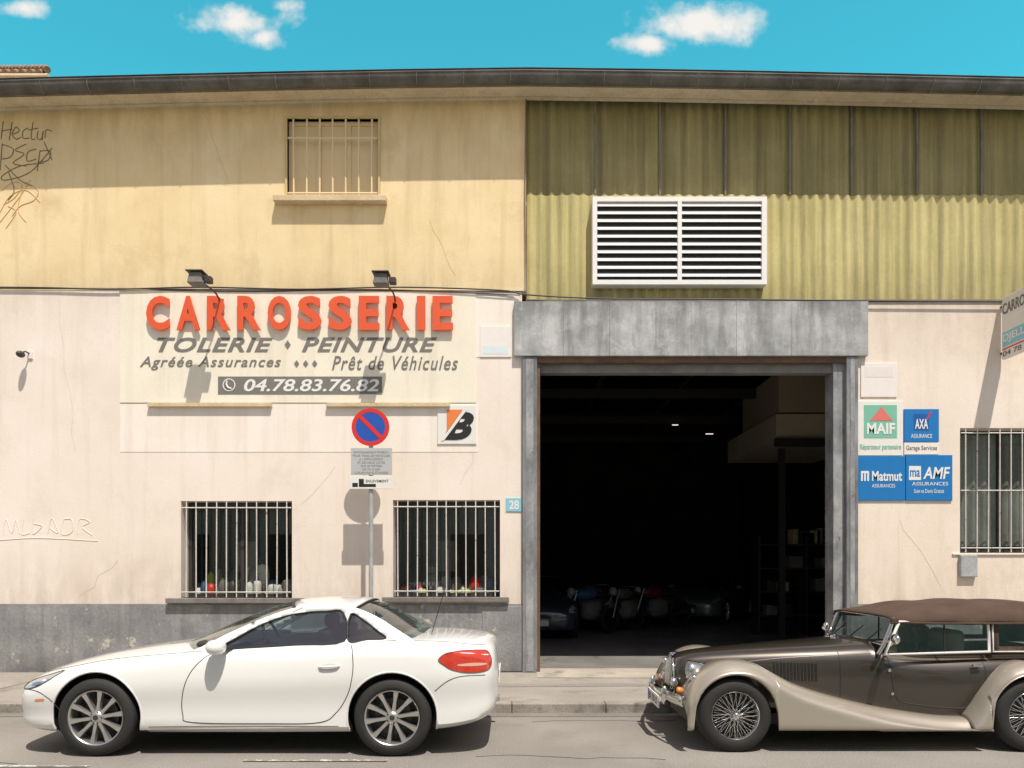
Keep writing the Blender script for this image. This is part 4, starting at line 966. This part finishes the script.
# ---------------------------------------------------------------- world, sun, camera
Ld=Vector((-.45,1,-2.25)).normalized(); to=-Ld
sun=bpy.data.lights.new('sun','SUN'); sun.energy=5; sun.angle=math.radians(.5); sun.color=(1,.95,.86)
so=bpy.data.objects.new('sun',sun); sc.collection.objects.link(so); so.rotation_euler=Ld.to_track_quat('-Z','Y').to_euler(); so.location=(5,-12,25)
w=bpy.data.worlds.new('World'); sc.world=w; w.use_nodes=True; nt=w.node_tree; N=nt.nodes; Lk=nt.links
bg=N['Background']; out=N['World Output']
sky=N.new('ShaderNodeTexSky'); sky.sky_type='NISHITA'; sky.sun_disc=False; sky.sun_elevation=math.asin(to.z); sky.sun_rotation=math.atan2(to.x,to.y); sky.air_density=1.0; sky.dust_density=.6; sky.ozone_density=1
tc=N.new('ShaderNodeTexCoord'); sp=N.new('ShaderNodeSeparateXYZ'); Lk.new(tc.outputs['Generated'],sp.inputs['Vector'])
# cyan sky away from the sun; warm tint added behind camera offsets teal fill
hz=N.new('ShaderNodeMapRange'); hz.interpolation_type='SMOOTHSTEP'; hz.inputs['From Min'].default_value=.15; hz.inputs['From Max'].default_value=.62; Lk.new(sp.outputs['Y'],hz.inputs['Value'])
tcol=N.new('ShaderNodeMix'); tcol.data_type='RGBA'; tcol.inputs['A'].default_value=(1.60,1.15,.88,1); tcol.inputs['B'].default_value=(.38,1.88,1.45,1); Lk.new(hz.outputs['Result'],tcol.inputs['Factor'])
tint=N.new('ShaderNodeMix'); tint.data_type='RGBA'; tint.blend_type='MULTIPLY'; tint.inputs['Factor'].default_value=1; Lk.new(tcol.outputs['Result'],tint.inputs['B'])
Lk.new(sky.outputs['Color'],tint.inputs['A']); Lk.new(tint.outputs['Result'],bg.inputs['Color']); bg.inputs['Strength'].default_value=.15
def math_(op,a,b=None):
    m=N.new('ShaderNodeMath'); m.operation=op
    for i,q in enumerate((a,b)):
        if q is None: continue
        if isinstance(q,(int,float)): m.inputs[i].default_value=q
        else: Lk.new(q,m.inputs[i])
    return m.outputs['Value']
U=math_('DIVIDE',sp.outputs['X'],sp.outputs['Y']); Vv=math_('DIVIDE',sp.outputs['Z'],sp.outputs['Y'])
cx=N.new('ShaderNodeCombineXYZ'); Lk.new(U,cx.inputs['X']); Lk.new(Vv,cx.inputs['Y'])
nz=N.new('ShaderNodeTexNoise'); nz.inputs['Scale'].default_value=24; nz.inputs['Detail'].default_value=10; nz.inputs['Roughness'].default_value=.6; Lk.new(cx.outputs['Vector'],nz.inputs['Vector'])
tot=None
for (a,b_,rx,ry,k_) in ((-.355,.708,.085,.026,1.1),(-.32,.690,.030,.018,1.0),(.175,.680,.055,.018,1.3),(.25,.706,.095,.036,1.6),(-.634,.727,.045,.016,1.2),(-.30,.730,.03,.012,.6),(-.8,.85,.2,.06,1),(.9,.9,.25,.08,1)):
    dx=math_('DIVIDE',math_('SUBTRACT',U,a),rx); dy=math_('DIVIDE',math_('SUBTRACT',Vv,b_),ry)
    dd=math_('SQRT',math_('ADD',math_('MULTIPLY',dx,dx),math_('MULTIPLY',dy,dy)))
    q=math_('MULTIPLY',math_('SUBTRACT',1,dd),k_)
    tot=q if tot is None else math_('MAXIMUM',tot,q)
mk=math_('ADD',tot,math_('MULTIPLY',math_('SUBTRACT',nz.outputs['Fac'],.5),2.4))
mr=N.new('ShaderNodeMapRange'); mr.interpolation_type='SMOOTHSTEP'; mr.inputs['From Min'].default_value=.0; mr.inputs['From Max'].default_value=1.2; Lk.new(mk,mr.inputs['Value'])
bg2=N.new('ShaderNodeBackground'); bg2.inputs['Color'].default_value=(1,.97,.92,1); bg2.inputs['Strength'].default_value=.92
mx=N.new('ShaderNodeMixShader'); fy=math_('MULTIPLY',mr.outputs['Result'],math_('GREATER_THAN',sp.outputs['Y'],.05))
Lk.new(fy,mx.inputs['Fac']); Lk.new(bg.outputs['Background'],mx.inputs[1]); Lk.new(bg2.outputs['Background'],mx.inputs[2]); Lk.new(mx.outputs['Shader'],out.inputs['Surface'])
cam=bpy.data.cameras.new('camera'); co=bpy.data.objects.new('camera',cam); sc.collection.objects.link(co); sc.camera=co
co.location=(0,-CAMD,CAMH); co.rotation_euler=(math.radians(90),0,0); cam.sensor_width=36; cam.lens=27; cam.shift_y=(HY-384)/1024; cam.clip_end=1000
sc.view_settings.view_transform='Standard'; sc.view_settings.look='None'; sc.view_settings.exposure=0
